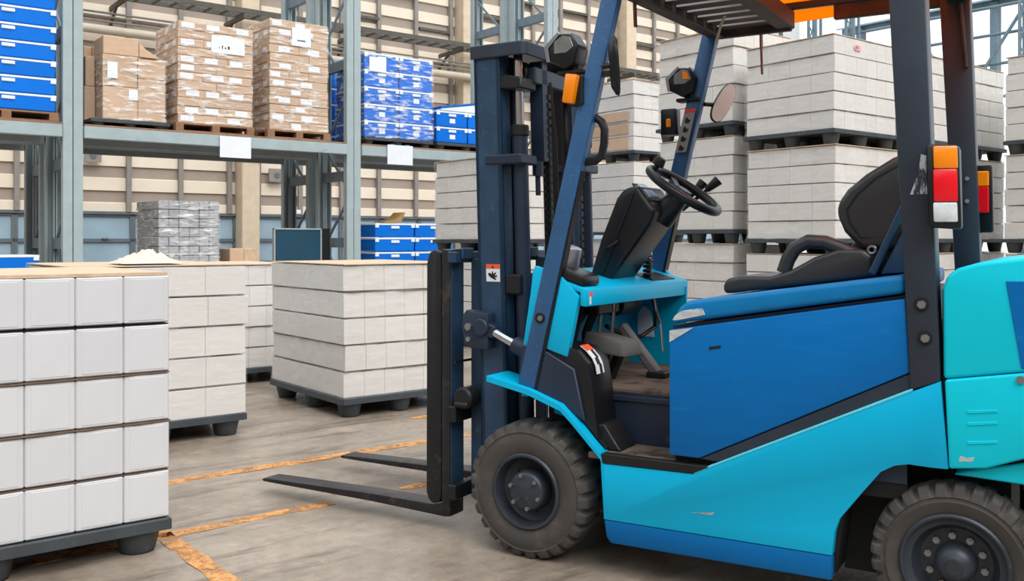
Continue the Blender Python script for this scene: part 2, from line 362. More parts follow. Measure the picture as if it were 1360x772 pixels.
for (r_, z_, w_, h_, lb) in ((4.55, 2.66, .30, .24, 'small taupe panel on the back wall beside the left rack upright'), (8.20, 2.42, .36, .28, 'small taupe panel with round emblem on the back wall beside the cream column')):
    t = thing('wall_plate', lb, 'wall panel', G(r_, WB - .17), AR, 'taupe wall panels')
    MB().box(0, w_, 0, .03, z_, z_ + h_).build('plate', 'stud', t, smooth=False)
    MB().cyl((w_ / 2, 0, z_ + h_ / 2), (w_ / 2, -.01, z_ + h_ / 2), .06, 16).build('emblem', 'frame', t)
# ------------------------------------------------------------------ cable tray and pipes on the back wall
tray = thing('cable_tray', 'dark steel ladder cable tray bracketed along the cream back wall', 'cable tray', G(0, WB), AR)
tz = 5.68
for y in (-1.05, -.60): MB().box(1.5, 21.5, y - .02, y + .02, tz, tz + .10).build('side_rail', 'darksteel', tray, smooth=False)
rm = MB().box(-.02, .02, -1.03, -.62, tz, tz + .035).mesh('rung', 'darksteel', smooth=False)
r = 1.7
while r < 21.4: put('rung', rm, tray, (r, 0, 0)); r += .33
for r in (5.05, 7.3, 9.9, 12.6, 15.2, 18.2):
    MB().bar((r, 0, tz - .06), (r, -1.1, tz - .06), .06, .08).bar((r, -.42, tz - .08), (r, 0.0, tz - .38), .05, .05).build('tray_bracket', 'darksteel', tray, smooth=False)
tag(MB().tube([G(1, WB - .53, 5.1), G(22, WB - .53, 5.1)], .085, 12).build('wall_pipe', 'pipe'), 'thick pale pipe running along the back wall below the cable tray', 'pipe')
for i, zz in enumerate((5.36, 5.27, 5.43)):
    tag(MB().tube([G(1, WB - .48, zz), G(22, WB - .48, zz)], .022, 8).build('conduit', 'stud'), ['middle', 'lowest', 'topmost'][i] + ' of the three thin conduits between the cable tray and the thick pipe', 'conduit', 'thin conduits on the back wall')

# ------------------------------------------------------------------ pallet racking
RB = 12.0; DZ = 2.57
frames = [2.77, 6.506, 10.242]
rack_names = {0: 'front', 1: 'rear'}
pm = {}
def upright_mesh(wd):
    m = MB()
    m.prism([(-wd / 2, 0), (wd / 2, 0), (wd / 2, .10), (wd / 2 - .02, .10), (wd / 2 - .02, .015), (-wd / 2 + .02, .015), (-wd / 2 + .02, .10), (-wd / 2, .10)], 0, 7.6, 'z')
    return m.mesh('upright', 'rack', smooth=False)
um = upright_mesh(.105)
def rack(b0, which):
    root = thing('pallet_rack', {'front': 'grey steel pallet rack holding cartons and blue totes, front of two', 'rear': 'grey steel pallet rack standing back to back behind the front one'}[which], 'rack', G(0, b0), AR, 'pallet racks by the back wall')
    for fr in frames:
        for bb, fl in ((0.0, 1), (1.0, -1)):
            for d in (-.058, .058):
                o = put('upright', um, root, (fr + d, bb, 0)); o.scale = (1, fl, 1)
        for zz in (.25, 1.08, 2.05, 3.66, 4.9):
            MB().box(fr - .04, fr + .04, .1, .9, zz, zz + .14).build('frame_tie', 'rack_d', root, smooth=False)
        zz = .35; sgn = 1
        while zz < 7:
            y0, y1 = (.08, .92) if sgn > 0 else (.92, .08)
            MB().bar((fr, y0, zz), (fr, y1, zz + .75), .025, .035).build('lattice_brace', 'rack_d', root, smooth=False); zz += .75; sgn = -sgn
        MB().box(fr - .14, fr + .14, -.03, .14, 0, .012).box(fr - .14, fr + .14, .86, 1.03, 0, .012).build('base_plate', 'rack_d', root, smooth=False)
    bays = [(-.85, frames[0] - .12)] + [(frames[i] + .12, frames[i + 1] - .12) for i in range(len(frames) - 1)]
    for (r0, r1) in bays:
        for zt in (DZ, .80):
            for bb in (0.0, .95):
                MB().box(r0, r1, bb - .03, bb + .05, zt - .165, zt - .012).build('shelf_beam', 'rack', root, bevel=.008, smooth=False)
            n = 4
            for i in range(n):
                w = (r1 - r0) / n
                MB().box(r0 + w * i + .003, r0 + w * (i + 1) - .003, -.03, 1.0, zt - .012, zt + .006).build('deck_board', 'ply', root, smooth=False)
            for i in range(1, 4):
                x = r0 + (r1 - r0) * i / 4; MB().box(x - .03, x + .03, .05, .92, zt - .07, zt - .014).build('cross_bar', 'rack', root, smooth=False)
            MB().box(r0, r1, .45, .52, zt - .10, zt - .014).build('centre_rail', 'rack_d', root, smooth=False)
    return root
rack(RB, 'front'); rack(RB + 1.22, 'rear')
for (r0, r1, z0, z1, lb) in ((4.53, 4.95, 2.268, 2.545, 'blank white placard hanging on the rack beam under the brown cartons'), (7.03, 7.46, 2.30, 2.585, 'blank white placard hanging on the rack beam under the blue totes')):
    t = thing('rack_placard', lb, 'placard', G(r0, RB - .045), AR, 'white placards on the rack beam')
    MB().box(0, r1 - r0, -.008, .0, z0, z1).build('sheet', 'paper', t, smooth=False)
    MB().box(.05, .12, -.006, .014, z1 - .01, z1 + .012).box(r1 - r0 - .12, r1 - r0 - .05, -.006, .014, z1 - .01, z1 + .012).build('clip', 'rack_d', t, smooth=False)

# ------------------------------------------------------------------ pallets and carton loads
pal_cache = {}
def plastic_pallet(r0, b0, z0, w, d, h, label, group='black plastic pallets'):
    key = (round(w, 2), round(d, 2), round(h, 2))
    if key not in pal_cache:
        dk = MB(); dk.box(0, w, 0, d, h - .028, h)
        for i in range(7): dk.box(w * (i + .12) / 7, w * (i + .88) / 7, .03, d - .03, h - .040, h - .027)
        deck = dk.mesh('deck', 'pallet', bevel=.006)
        lip = MB().box(0, w, -.006, .012, h - .042, h - .004).box(0, w, d - .012, d + .006, h - .042, h - .004).box(-.006, .012, 0, d, h - .042, h - .004).box(w - .012, w + .006, 0, d, h - .042, h - .004).mesh('rim', 'pallet', smooth=False)
        ft = MB(); seg = 12
        prof = [(0, .058), (.008, .066), (h - .04, .086)]
        ft.lathe(prof, seg, 'z'); ft.add([(.062 * math.cos(2 * math.pi * i / seg), .062 * math.sin(2 * math.pi * i / seg), 0) for i in range(seg)], [tuple(range(seg))[::-1]])
        pal_cache[key] = (deck, lip, ft.mesh('foot', 'pallet', angle=50))
    deck, lip, foot = pal_cache[key]
    t = thing('plastic_pallet', label, 'pallet', G(r0, b0, z0), AR, group)
    put('deck', deck, t); put('rim', lip, t)
    for i in range(3):
        for j in range(3): put('foot', foot, t, (.095 + (w - .19) * i / 2, .095 + (d - .19) * j / 2, 0))
    return t
box_cache = {}
def carton_mesh(w, d, h, mat, bev=.004, panel=0):
    key = (round(w, 3), round(d, 3), round(h, 3), mat, panel, bev)
    if key not in box_cache:
        m = MB().box(.0006, w - .0006, .0006, d - .0006, 0.0015, h - .0015)
        if panel: m.box(.016, w - .016, -.0008, .02, .008, h - .008)
        box_cache[key] = m.mesh('carton', mat, bevel=bev, smooth=False)
    return box_cache[key]
film_n = [0]
def film_mesh(w, d, h, mat='film'):
    m = MB(); bm = bmesh.new()
    nx, ny, nz = 8, 8, 10; e = .006
    def grid(f, a, b):
        base = len(m.v); vs_ = [f(i / a, j / b) for i in range(a + 1) for j in range(b + 1)]
        m.add(vs_, [(i * (b + 1) + j, (i + 1) * (b + 1) + j, (i + 1) * (b + 1) + j + 1, i * (b + 1) + j + 1) for i in range(a) for j in range(b)])
    jit = lambda: random.uniform(.003, .012)
    grid(lambda u, v: (-e + u * (w + 2 * e), -e - jit(), v * (h - .004)), nx, nz)
    grid(lambda u, v: (-e - jit(), -e + u * (d + 2 * e), v * (h - .004)), ny, nz)
    grid(lambda u, v: (w + e + jit(), -e + u * (d + 2 * e), v * (h - .004)), ny, nz)
    grid(lambda u, v: (-e + u * (w + 2 * e), d + e + jit(), v * (h - .004)), nx, nz)
    bm.free(); return m.mesh('stretch_film', mat)
def ragged_sheet(w, d, th, amp, mat, parent, zz, name='layer_sheet', over=.006):
    n = 14; top = []; 
    pts = []
    for i in range(n): pts.append((-over + (w + 2 * over) * i / n, -over + random.uniform(-amp, amp * .3)))
    for i in range(n): pts.append((w + over + random.uniform(-amp * .3, amp), -over + (d + 2 * over) * i / n))
    for i in range(n): pts.append((w + over - (w + 2 * over) * i / n, d + over + random.uniform(-amp * .3, amp)))
    for i in range(n): pts.append((-over + random.uniform(-amp, amp * .3), d + over - (d + 2 * over) * i / n))
    return MB().prism(pts, zz, zz + th, 'z').build(name, mat, parent, smooth=False)
def wrapped_load(r0, b0, z0, nr, nb, nz, w, d, h, label, mat='offwhite', film=True, sheets=(), top=True, cat='carton stack', group='shrink-wrapped carton loads', rz=0.0, kraft='kraft'):
    t = thing('carton_load', label, cat, G(r0, b0, z0), AR + rz, group)
    me = carton_mesh(w, d, h - .008, mat, .0022)
    lean = random.uniform(-.004, .004)
    for k in range(nz):
        ox, oy = random.uniform(-.011, .011), random.uniform(-.011, .011)
        for i in range(nr):
            for j in range(nb):
                if 0 < i < nr - 1 and 0 < j < nb - 1 and k < nz - 1: continue
                put('carton', me, t, (w * i + ox + random.uniform(-.0005, .0005) + lean * k, d * j + oy + random.uniform(-.0015, .0015), h * k))
        if k in sheets: ragged_sheet(nr * w, nb * d, .003, .010 if k % 2 else .004, kraft, t, h * (k + 1) - .0055, over=-.004)
    if top: ragged_sheet(nr * w, nb * d, .006, .006, 'card_d', t, h * nz - .002, 'top_sheet')
    if film: put('stretch_film', film_mesh(nr * w, nb * d, h * nz, 'film_soft'), t)
    return t

# A: the nearest stack, loose cartons
aw, ah, az, ad = .168, .187, .13, .46
ar1, ab = 1.192, 3.669
plastic_pallet(ar1 - 1.20, ab - .01, 0, 1.20, 1.0, az, 'black plastic pallet with round feet under the nearest white cartons')
rown = ['bottom row', 'second row from the bottom', 'middle row', 'second row from the top', 'top row']
coln = ['rightmost', 'second from the right', 'third from the right', 'at the picture edge', 'fifth from the right']
cm = carton_mesh(aw, ad, ah - .006, 'white', .005, 1)
for k in range(5):
    for i in range(5):
        o = put('white_carton', cm, None, G(ar1 - aw * (i + 1) + random.uniform(-.0004, .0004), ab + random.uniform(-.002, .002), az + .003 + ah * k), AR)
        tag(o, 'smooth white carton in the nearest stack, %s, %s' % (rown[k], coln[i]), 'carton', 'white cartons of the nearest stack')
for k in range(5):
    t = thing('layer_sheet', 'torn brown card or dark line between carton layers of the nearest stack, %s joint' % ['lowest', 'second lowest', 'middle', 'dark second highest', 'topmost'][k] if k < 4 else 'tan card sheet lying on top of the nearest white carton stack', 'card sheet', G(ar1 - .84, ab, az + ah * (k + 1) - .003), AR, 'card sheets in the nearest stack')
    ragged_sheet(.84, ad - .012 if k < 4 else .93, (.003, .005, .005, .003, .012)[k], .006 if k in (1, 2) else .003, 'ink' if k == 3 else ('kraft' if k < 4 else 'card_d'), t, 0, 'sheet', over=(.001 if k in (1, 2) else -.003) if k < 4 else -.006)  # black sheet added as the dark line of the uppermost joint, not card
tag(MB().box(-.84, -.002, ad + .004, ad + .012, 0, 5 * ah - .010).build('card_divider', 'kraft', None, G(ar1, ab, az + .002), AR, smooth=False), 'brown card divider standing behind the nearest white cartons', 'card sheet')
tag(MB().box(-.83, -.01, ad + .02, .93, 0, 5 * ah - .010).build('carton_block', 'white', None, G(ar1, ab, az + .002), AR, bevel=.01), 'plain white carton block behind the nearest cartons', 'carton')

# B, C, D floor stacks
plastic_pallet(1.262, 5.565, 0, 1.012, 1.096, .135, 'black plastic pallet under the ragged white stack behind the nearest one')
wrapped_load(1.268, 5.573, .135, 4, 4, 5, .25, .27, .182, 'white carton stack with ragged brown layer sheets right behind the nearest stack', sheets=(0, 2, 3), film=True)
plastic_pallet(2.5, 7.49, 0, 1.05, 1.1, .13, 'black plastic pallet under the half hidden white stack in the gap')
wrapped_load(2.51, 7.507, .13, 7, 4, 5, .147, .27, .172, 'neat white carton stack half hidden in the gap between two nearer stacks', sheets=(0, 1, 2))
plastic_pallet(2.972, 5.625, 0, .972, 1.175, .135, 'black plastic pallet under the wrapped stack beyond the fork tips')
wrapped_load(2.984, 5.638, .135, 6, 4, 5, .158, .2875, .179, 'shrink-wrapped white carton stack on its own just beyond the fork tips', sheets=(0, 1, 2, 3))
# crumpled packing paper on top of B
m = MB(); n = 14
vs_ = []
for i in range(n + 1):
    for j in range(n + 1):
        u, v = i / n, j / n; e = math.sin(math.pi * u) * math.sin(math.pi * v)
        vs_.append((u * .34, v * .34, .006 + e * .075 * random.uniform(.5, 1.1) + random.uniform(0, .012) * (e > 0)))
m.add(vs_, [(i * (n + 1) + j, (i + 1) * (n + 1) + j, (i + 1) * (n + 1) + j + 1, i * (n + 1) + j + 1) for i in range(n) for j in range(n)])
m.add([(0, 0, .0), (.34, 0, 0), (.34, .34, 0), (0, .34, 0)], [(0, 3, 2, 1)])
tag(m.build('crumpled_paper', 'packpaper', None, G(1.57, 5.62, 1.0525), AR), 'crumpled pale packing paper lying on top of the stack behind the nearest one', 'paper')

# right-hand stacks
def tower(r0, b0, nr, nb, w, d, h, tiers, where, sheets=(0, 1, 2, 3), ph=.15, pink=False):
    tn = {1: ['only'], 2: ['lower', 'upper'], 3: ['bottom', 'middle', 'top']}[tiers]
    out = []
    for k in range(tiers):
        z0 = k * (ph + 5 * h + .006)
        jr, jb = random.uniform(-.02, .02) * (k > 0), random.uniform(-.02, .02) * (k > 0)
        plastic_pallet(r0 - .02 + jr, b0 - .02 + jb, z0, nr * w + .04, nb * d + .04, ph, 'black plastic pallet under the %s load of %s' % (tn[k], where))
        l = wrapped_load(r0 + jr, b0 + jb, z0 + ph, nr, nb, 5, w, d, h, '%s shrink-wrapped white carton load of %s' % (tn[k], where), sheets=sheets)
        out.append((l, z0 + ph))
    return out
tower(6.07, 8.10, 6, 4, .18, .275, .179, 2, 'the stack behind the forklift mast')
F_ = tower(9.55, 9.42, 6, 4, .18, .275, .20, 3, 'the tower with orange cartons')
tower(8.0, 6.44, 6, 4, .17, .265, .20, 3, 'the tower behind the far guard pillar')
h1 = tower(7.94, 5.17, 6, 4, .183, .255, .18, 3, 'the tower with the corner behind the seat')
h2 = tower(9.13, 5.17, 6, 4, .183, .255, .18, 3, 'the tower behind the near rear guard post')
h3 = tower(10.32, 5.17, 6, 4, .183, .255, .18, 3, 'the tower behind the tail lights')
tower(10.47, 3.70, 6, 4, .183, .262, .18, 3, 'the tower at the right picture edge')
for (l, _), x in ((h1[2], .33), (h2[2], .20), (h3[2], .2)):
    m = MB(); 
    for q in range(5):
        a = random.uniform(0, .08); zz = random.uniform(.80, .86); m.box(x + a, x + a + random.uniform(.02, .06), -.0135, -.012, zz - .04, zz + random.uniform(-.01, .02))
    m.build('pink_paint_mark', 'pink', l, smooth=False)
# orange-brown cartons laid on the left face of tower F top load
for zc, hh in ((.02, .17), (.24, .14), (.43, .13)):
    MB().box(-.020, -.004, .10, .98, zc, zc + hh).build('orange_carton_side', 'card', F_[2][0], smooth=False)

# ------------------------------------------------------------------ rack contents
def wood_pallet(r0, b0, z0, w, d, label):
    t = thing('wooden_pallet', label, 'pallet', G(r0, b0, z0), AR, 'wooden pallets on the rack')
    bd = MB().box(0, w, 0, .095, 0, .02).mesh('board', 'wood', smooth=False)
    blk = MB().box(0, .10, 0, .10, 0, .075).mesh('block', 'wood', smooth=False)
    n = 7
    for i in range(n): put('board', bd, t, (0, (d - .095) * i / (n - 1), .095))
    for j in range(3):
        put('board', bd, t, (0, (d - .095) * j / 2, 0))
        for i in range(3): put('block', blk, t, ((w - .10) * i / 2, (d - .10) * j / 2, .02))
    return t
lab_cache = {}
def label_mesh(w, h):
    k = (w, h)
    if k not in lab_cache: lab_cache[k] = MB().box(0, w, -.0025, 0, 0, h).mesh('label', 'paper', smooth=False)
    return lab_cache[k]
SZ = DZ + .007
def brick_load(r0, b0, z0, w, d, nz, h, label, odd=3, even=2):
    t = thing('carton_load', label, 'carton stack', G(r0, b0, z0), AR, 'brown carton loads on the rack')
    for k in range(nz):
        n = odd if k % 2 else even; bw = w / n; dd = d / 3
        me = carton_mesh(bw, dd, h - .003, 'card', .004)
        ox = random.uniform(-.008, .008)
        for i in range(n):
            for j in range(3):
                if j == 1 and 0 < i < n - 1: continue
                o = put('carton', me, t, (bw * i + ox + random.uniform(-.003, .003), dd * j + random.uniform(-.006, .004), h * k))
                if j == 0 and (k % 2 or random.random() < .25):
                    lw = min(.17, bw * .5); put('label', label_mesh(round(lw, 2), round(h * .6, 2)), o, (bw * random.choice((.06, .1, .3)), -.0005, h * .2))
                if i == 0 and j < 2 and k % 2: 
                    l2 = put('label', label_mesh(.12, round(h * .55, 2)), o, (-.0005, dd * .7, h * .2), -math.pi / 2)
    put('stretch_film', film_mesh(w, d, h * nz), t)
    return t
# left tote stack (loose totes)
tote_cache = {}
def tote(parent, name, x, y, z, w, d, h, wrapped=False):
    k = (w, d, h)
    if k not in tote_cache:
        b = MB().hexa([(.012, .012, .004), (w - .012, .012, .004), (w - .012, d - .012, .004), (.012, d - .012, .004)], [(.004, .004, h - .03), (w - .004, .004, h - .03), (w - .004, d - .004, h - .03), (.004, d - .004, h - .03)]).mesh('body', 'tote', bevel=.01)
        rm_ = MB().box(0, w, 0, d, h - .032, h - .006).mesh('rim', 'tote_rim', bevel=.004)
        lb = MB().box(-.07, .07, -.012, .004, h - .085, h - .045).mesh('label_plate', 'tote_rim', bevel=.006)
        ct = MB().box(-.03, .03, -.010, .006, h - .07, h - .004).mesh('corner_clip', 'tote_rim', bevel=.004)
        tote_cache[k] = (b, rm_, lb, ct)
    b, rm_, lb, ct = tote_cache[k]
    if parent is None: return b, rm_, lb, ct
    o = put('tote', b, parent, (x, y, z)); put('rim', rm_, o); put('label_plate', lb, o, (w * .5, 0.004, 0)); put('corner_clip', ct, o, (.035, .004, 0)); put('corner_clip', ct, o, (w - .035, .004, 0))
    return o
def loose_tote(r, b, z, w, d, h, label, group):
    t = thing('plastic_tote', label, 'tote', G(r, b, z), AR, group)
    bm_, rm_, lb, ct = tote(None, '', 0, 0, 0, w, d, h)
    put('body', bm_, t); put('rim', rm_, t); put('label_plate', lb, t, (w * .5, .004, 0)); put('corner_clip', ct, t, (.035, .004, 0)); put('corner_clip', ct, t, (w - .035, .004, 0))
wood_pallet(1.52, 12.03, SZ, 1.10, .92, 'wooden pallet under the blue tote stack at top left')
tname = ['bottom', 'second from the bottom', 'third from the bottom', 'fourth from the bottom', 'fifth from the bottom', 'sixth from the bottom', 'topmost']
for k in range(7):
    loose_tote(1.58, 12.04, SZ + .117 + .2005 * k, 1.02, .86, .2, 'blue plastic tote with white rim in the top left stack, ' + tname[k], 'blue totes stacked at top left')
# brown cartons 1: large boxes on black pallet
plastic_pallet(2.98, 12.03, SZ, .93, .95, .09, 'black plastic pallet under the large brown cartons on the rack')
t = thing('carton_load', 'large brown cartons wrapped in shiny film on a black rack pallet', 'carton stack', G(3.12, 12.06, SZ + .092), AR, 'brown carton loads on the rack')
for (x0, x1, y0, y1, z0, z1) in ((0, .41, 0, .45, 0, .40), (0, .41, .01, .45, .405, .79), (.415, .75, 0, .45, 0, .525), (.415, .75, .005, .45, .53, .775), (0.01, .43, .02, .45, .795, 1.02), (0, .4, .46, .9, 0, .5), (.41, .75, .46, .9, 0, .5), (-.14, -.01, .3, .88, 0, .42), (-.12, -.01, .32, .86, .425, .80), (.0, .4, .46, .9, .505, .95), (.41, .75, .46, .9, .505, .9), (-.10, .0, .5, .88, .80, .95)):
    MB().box(x0, x1, y0, y1, z0, z1).build('carton', 'card', t, bevel=.008, smooth=False)
MB().hexa([(.435, .02, .80), (.70, .02, .80), (.70, .44, .80), (.435, .44, .80)], [(.435, .02, .98), (.52, .02, .90), (.52, .44, .90), (.435, .44, .98)]).build('carton', 'card', t, bevel=.006, smooth=False)
put('stretch_film', film_mesh(.75, .9, .79), t)
put('label', label_mesh(.11, .13), t, (.30, -.008, .25)); put('label', label_mesh(.12, .2), t, (.05, -.008, .5))
# brown cartons 2, 3
wood_pallet(3.99, 12.03, SZ, 1.04, .92, 'wooden pallet under the tallest brown carton load on the rack')
l2 = brick_load(4.02, 12.05, SZ + .117, .99, .9, 12, .1085, 'film wrapped load of flat brown cartons in the middle of the rack bay')
MB().box(.43, .88, -.014, -.009, .94, 1.16).build('paper_sheet', 'paper', l2, smooth=False)
for i in range(4): MB().box(.53 + i * .04, .538 + i * .045, -.0155, -.0145, 1.0, 1.0 + .02 * (1 + i % 2)).build('handwriting', 'ink', l2, smooth=False)
wood_pallet(5.22, 12.03, SZ, .93, .92, 'wooden pallet under the brown carton load beside the rack upright')
l3 = brick_load(5.254, 12.05, SZ + .117, .865, .9, 13, .116, 'film wrapped load of flat brown cartons next to the double rack upright', 2, 3)
MB().box(.32, .60, -.014, -.009, 1.17, 1.42).build('paper_sheet', 'paper', l3, smooth=False)
MB().box(.40, .52, -.0155, -.0145, 1.24, 1.255).build('printed_line', 'ink', l3, smooth=False)
# blue wrapped load
plastic_pallet(6.70, 12.03, SZ, 1.17, .92, .11, 'black plastic pallet under the wrapped blue totes on the rack')
t = thing('tote_load', 'film wrapped load of blue totes on the rack right of the double upright', 'tote stack', G(6.70, 12.05, SZ + .112), AR)
for k in range(5):
    for i in range(2):
        o = tote(t, 'tote', .593 * i, 0, .247 * k, .59, .88, .245)
        put('label', label_mesh(.10, .07), o, (.25, .008, .06))
put('stretch_film', film_mesh(1.183, .88, 1.23), t)
MB().box(.08, .36, -.014, -.010, .96, 1.17).build('paper_sheet', 'paper', t, smooth=False)
plastic_pallet(7.95, 12.03, SZ, 1.17, .92, .11, 'black plastic pallet under the low blue totes next to the mast')
t = thing('tote_load', 'low load of blue totes with a slanted lid next to the forklift mast', 'tote stack', G(7.95, 12.05, SZ + .112), AR)
for k in range(2):
    for i in range(2):
        o = tote(t, 'tote', .593 * i, 0, .247 * k, .59, .88, .245); put('label', label_mesh(.10, .07), o, (.25, .008, .06))
MB().hexa([(.10, .02, .50), (1.17, .02, .50), (1.17, .86, .50), (.10, .86, .50)], [(.10, .02, .53), (1.17, .02, .70), (1.17, .86, .70), (.10, .86, .53)]).build('slanted_lid', 'tote_rim', t, bevel=.01)
MB().hexa([(.09, .01, .535), (1.18, .01, .705), (1.18, .87, .705), (.09, .87, .535)], [(.09, .01, .56), (1.18, .01, .73), (1.18, .87, .73), (.09, .87, .56)]).build('lid_edge', 'tote', t)
# rear rack blue load, seen through the frame
t = thing('tote_load', 'blue tote load on the rear rack seen through the upright frame', 'tote stack', G(6.75, 13.30, SZ), AR)
for k in range(5):
    for i in range(2): tote(t, 'tote', .593 * i, 0, .247 * k, .59, .86, .245)
# lower shelf
LZ = .807
plastic_pallet(3.72, 12.06, LZ, .98, .95, .07, 'black plastic pallet under the silver-grey wrapped load')
t = thing('wrapped_block_load', 'silver-grey film wrapped block load on the lower rack shelf', 'wrapped load', G(3.79, 12.08, LZ + .072), AR)
for k in range(7):
    for i in range(6):
        for j in range(4):
            if 0 < i < 5 and 0 < j < 3 and k < 6: continue
            w = .13; o = put('wrapped_block', carton_mesh(w, .225, .113, 'greyload', .008), t, (w * i + random.uniform(-.005, .005), .225 * j + random.uniform(-.006, .006), .117 * k))
put('stretch_film', film_mesh(.78, .9, .8), t)
t = thing('brown_carton', 'upright brown carton with rounded flap beside the silver-grey load', 'carton', G(4.78, 12.25, LZ), AR)
MB().box(0, .20, 0, .4, 0, .27).build('carton_body', 'card', t, bevel=.01)
MB().prism([(.205, 0), (.40, 0), (.40, .20), (.385, .25), (.35, .27), (.205, .27)], .02, .38).build('side_flap', 'card_d', t, bevel=.008)
loose_tote(1.44, 12.05, LZ, .98, .86, .215, 'blue plastic tote alone on the lower shelf at the left picture edge', 'blue totes on the lower shelf')
for k in range(3):
    for i in range(2):
        loose_tote(6.88 + .69 * i, 12.05, LZ - .13 + .13 + .212 * k, .685, .86, .21, 'blue tote on the lower shelf, %s of its pile, %s pile' % (['bottom', 'middle', 'top'][k], ['left', 'right'][i]), 'blue totes on the lower shelf')
m = MB(); m.prism([(0, 0), (.22, .0), (.30, .02), (.37, .16), (.335, .165), (.26, .09), (.17, .04), (0, .015)], 0, .3)
tag(m.build('card_flap', 'gold', None, G(7.12, 12.2, LZ + .637), AR, bevel=.004), 'curled tan card flap lying on the blue totes of the lower shelf', 'card flap')
t = thing('teal_board', 'dark teal framed board leaning in the lower rack bay', 'board', G(5.45, 12.35, LZ), AR)
MB().box(.02, .71, .012, .05, .02, .53).build('panel', 'teal', t, smooth=False)
MB().box(0, .73, 0, .06, .53, .55).box(0, .02, 0, .06, 0, .55).box(.71, .73, 0, .06, 0, .55).box(0, .73, 0, .06, 0, .02).build('frame_edge', 'rack', t, smooth=False)
MB().box(.735, .88, .05, .11, 0, .55).build('back_board', 'dark', t, smooth=False)
tag(MB().box(0, .22, 0, .15, 0, .09).build('small_box', 'tote_rim', None, G(8.62, WB - .36, 1.74), AR, bevel=.01), 'small pale blue box on the window ledge of the back wall', 'box')

# ------------------------------------------------------------------ the forklift (local x forward, y towards the viewer's side, z up)
FA = math.atan2(0.51668, -0.85618)
FK = thing('forklift', 'turquoise and blue electric forklift with lowered forks standing in the aisle', 'forklift', (0.3063, 3.9575, 0), FA)
def P(name, mb, mat, bevel=0, seg=1, parent=None, smooth=True, angle=32):
    return mb.build(name, mat, FK if parent is None else parent, bevel=bevel, seg=seg, smooth=smooth, angle=angle)
def plate(name, poly, y0, y1, mat, bevel=.004, seg=2, parent=None): return P(name, MB().prism(poly, y0, y1), mat, bevel, seg, parent)
def mir(poly, f): return poly

# --- wheels
def tyre_mesh(R, w, rim, lugs):
    # profile measured from the outer face (a = 0) inwards
    prof = [(.03, rim - .012, 0), (.010, rim, 0), (.002, rim + .02, 0), (-.003, (rim + R) / 2 - .005, 0), (.002, R - .048, 0), (.004, R - .040, 0), (.001, R - .036, 0), (.010, R - .012, 1), (.022, R - .003, 1), (.06, R, .8), (w / 2, R + .001, 0),
            (w - .06, R, -.8), (w - .022, R - .003, -1), (w - .010, R - .012, -1), (w - .002, R - .036, 0), (w, (rim + R) / 2, 0), (w - .012, rim, 0)]
    st = 6; N = lugs * st; m = MB(); n = len(prof); vs_ = []
    for i in range(N):
        ph = i % st; t = 2 * math.pi * (i + (0.0 if ph not in (4, 5) else -.0)) / N
        for (a, r, g) in prof:
            groove = (ph in (4, 5)) if g > 0 else ((ph in (1, 2)) if g < 0 else False)
            rr = r - .016 * abs(g) if groove else r
            vs_.append((rr * math.cos(t), -a, rr * math.sin(t)))
    fs = [(i * n + k, i * n + k + 1, ((i + 1) % N) * n + k + 1, ((i + 1) % N) * n + k) for i in range(N) for k in range(n - 1)]
    return m.add(vs_, fs).mesh('tyre', 'rubber', angle=28)
def wheel(x, y, R, w, rim, lugs, side, front):
    # side = +1 near the viewer; tyre built with its outer face at local y = 0 looking towards +y
    tm = tyre_cache.setdefault((R, w, rim, lugs), tyre_mesh(R, w, rim, lugs))
    rz = 0 if side > 0 else math.pi
    put('tyre', tm, FK, (x, y, R - .006), rz)
    if front: prof = [(-.03, rim - .004), (-.004, rim + .004), (.002, rim - .002), (.0, rim - .010), (-.02, rim - .016), (-.05, rim - .022), (-.065, rim - .04), (-.07, .078), (-.07, .02), (-.07, .0005)]
    else: prof = [(-.03, rim - .004), (-.004, rim + .004), (.002, rim - .002), (.0, rim - .008), (-.012, rim - .016), (-.018, rim - .030), (-.05, rim - .040), (-.058, .10), (-.058, .05), (-.058, .0005)]
    o = MB().lathe(prof, 56).build('wheel_rim', 'rim', FK, (x, y, R - .006), rz, angle=35)
    if front: hub = [(-.07, .080), (-.02, .076), (-.006, .071), (0.0, .062), (.0, .035), (.004, .030), (.004, .0005)]
    else: hub = [(-.058, .060), (-.03, .056), (-.012, .050), (-.002, .036), (.004, .024), (.010, .022), (.010, .0005)]
    MB().lathe(hub, 40).build('hub_cap', 'rim', o, angle=40)
    nb, rb, yb, br = (6, .062, -.002, .008) if front else (10, .079, -.056, .011)
    bm_ = MB().cyl((0, 0, 0), (0, .012, 0), br, 6).cyl((0, .01, 0), (0, .018, 0), br * .55, 8).mesh('wheel_bolt', 'steel')
    for i in range(nb):
        t = 2 * math.pi * (i + .3) / nb; put('wheel_bolt', bm_, o, (rb * math.cos(t), yb, rb * math.sin(t)))
    if front:
        for i in range(5):
            t = 2 * math.pi * (i + .6) / 5; put('rim_slot', slot_mesh, o, (.095 * math.cos(t), -.069, .095 * math.sin(t)))
tyre_cache = {}
slot_mesh = MB().cyl((0, -.002, 0), (0, .002, 0), .012, 10).mesh('rim_slot', 'dark')
wheel(0, .5, .258, .185, .140, 26, 1, True); wheel(0, -.5, .258, .185, .140, 26, -1, True)
wheel(-1.465, .5, .240, .15, .150, 28, 1, False); wheel(-1.465, -.5, .240, .15, .150, 28, -1, False)
P('front_axle', MB().cyl((0, -.33, .25), (0, .33, .25), .075, 16).box(-.13, .13, -.27, .27, .14, .42), 'dark')
P('rear_axle', MB().box(-1.54, -1.40, -.36, .36, .17, .32).box(-1.60, -1.33, -.25, .25, .2, .55), 'dark')
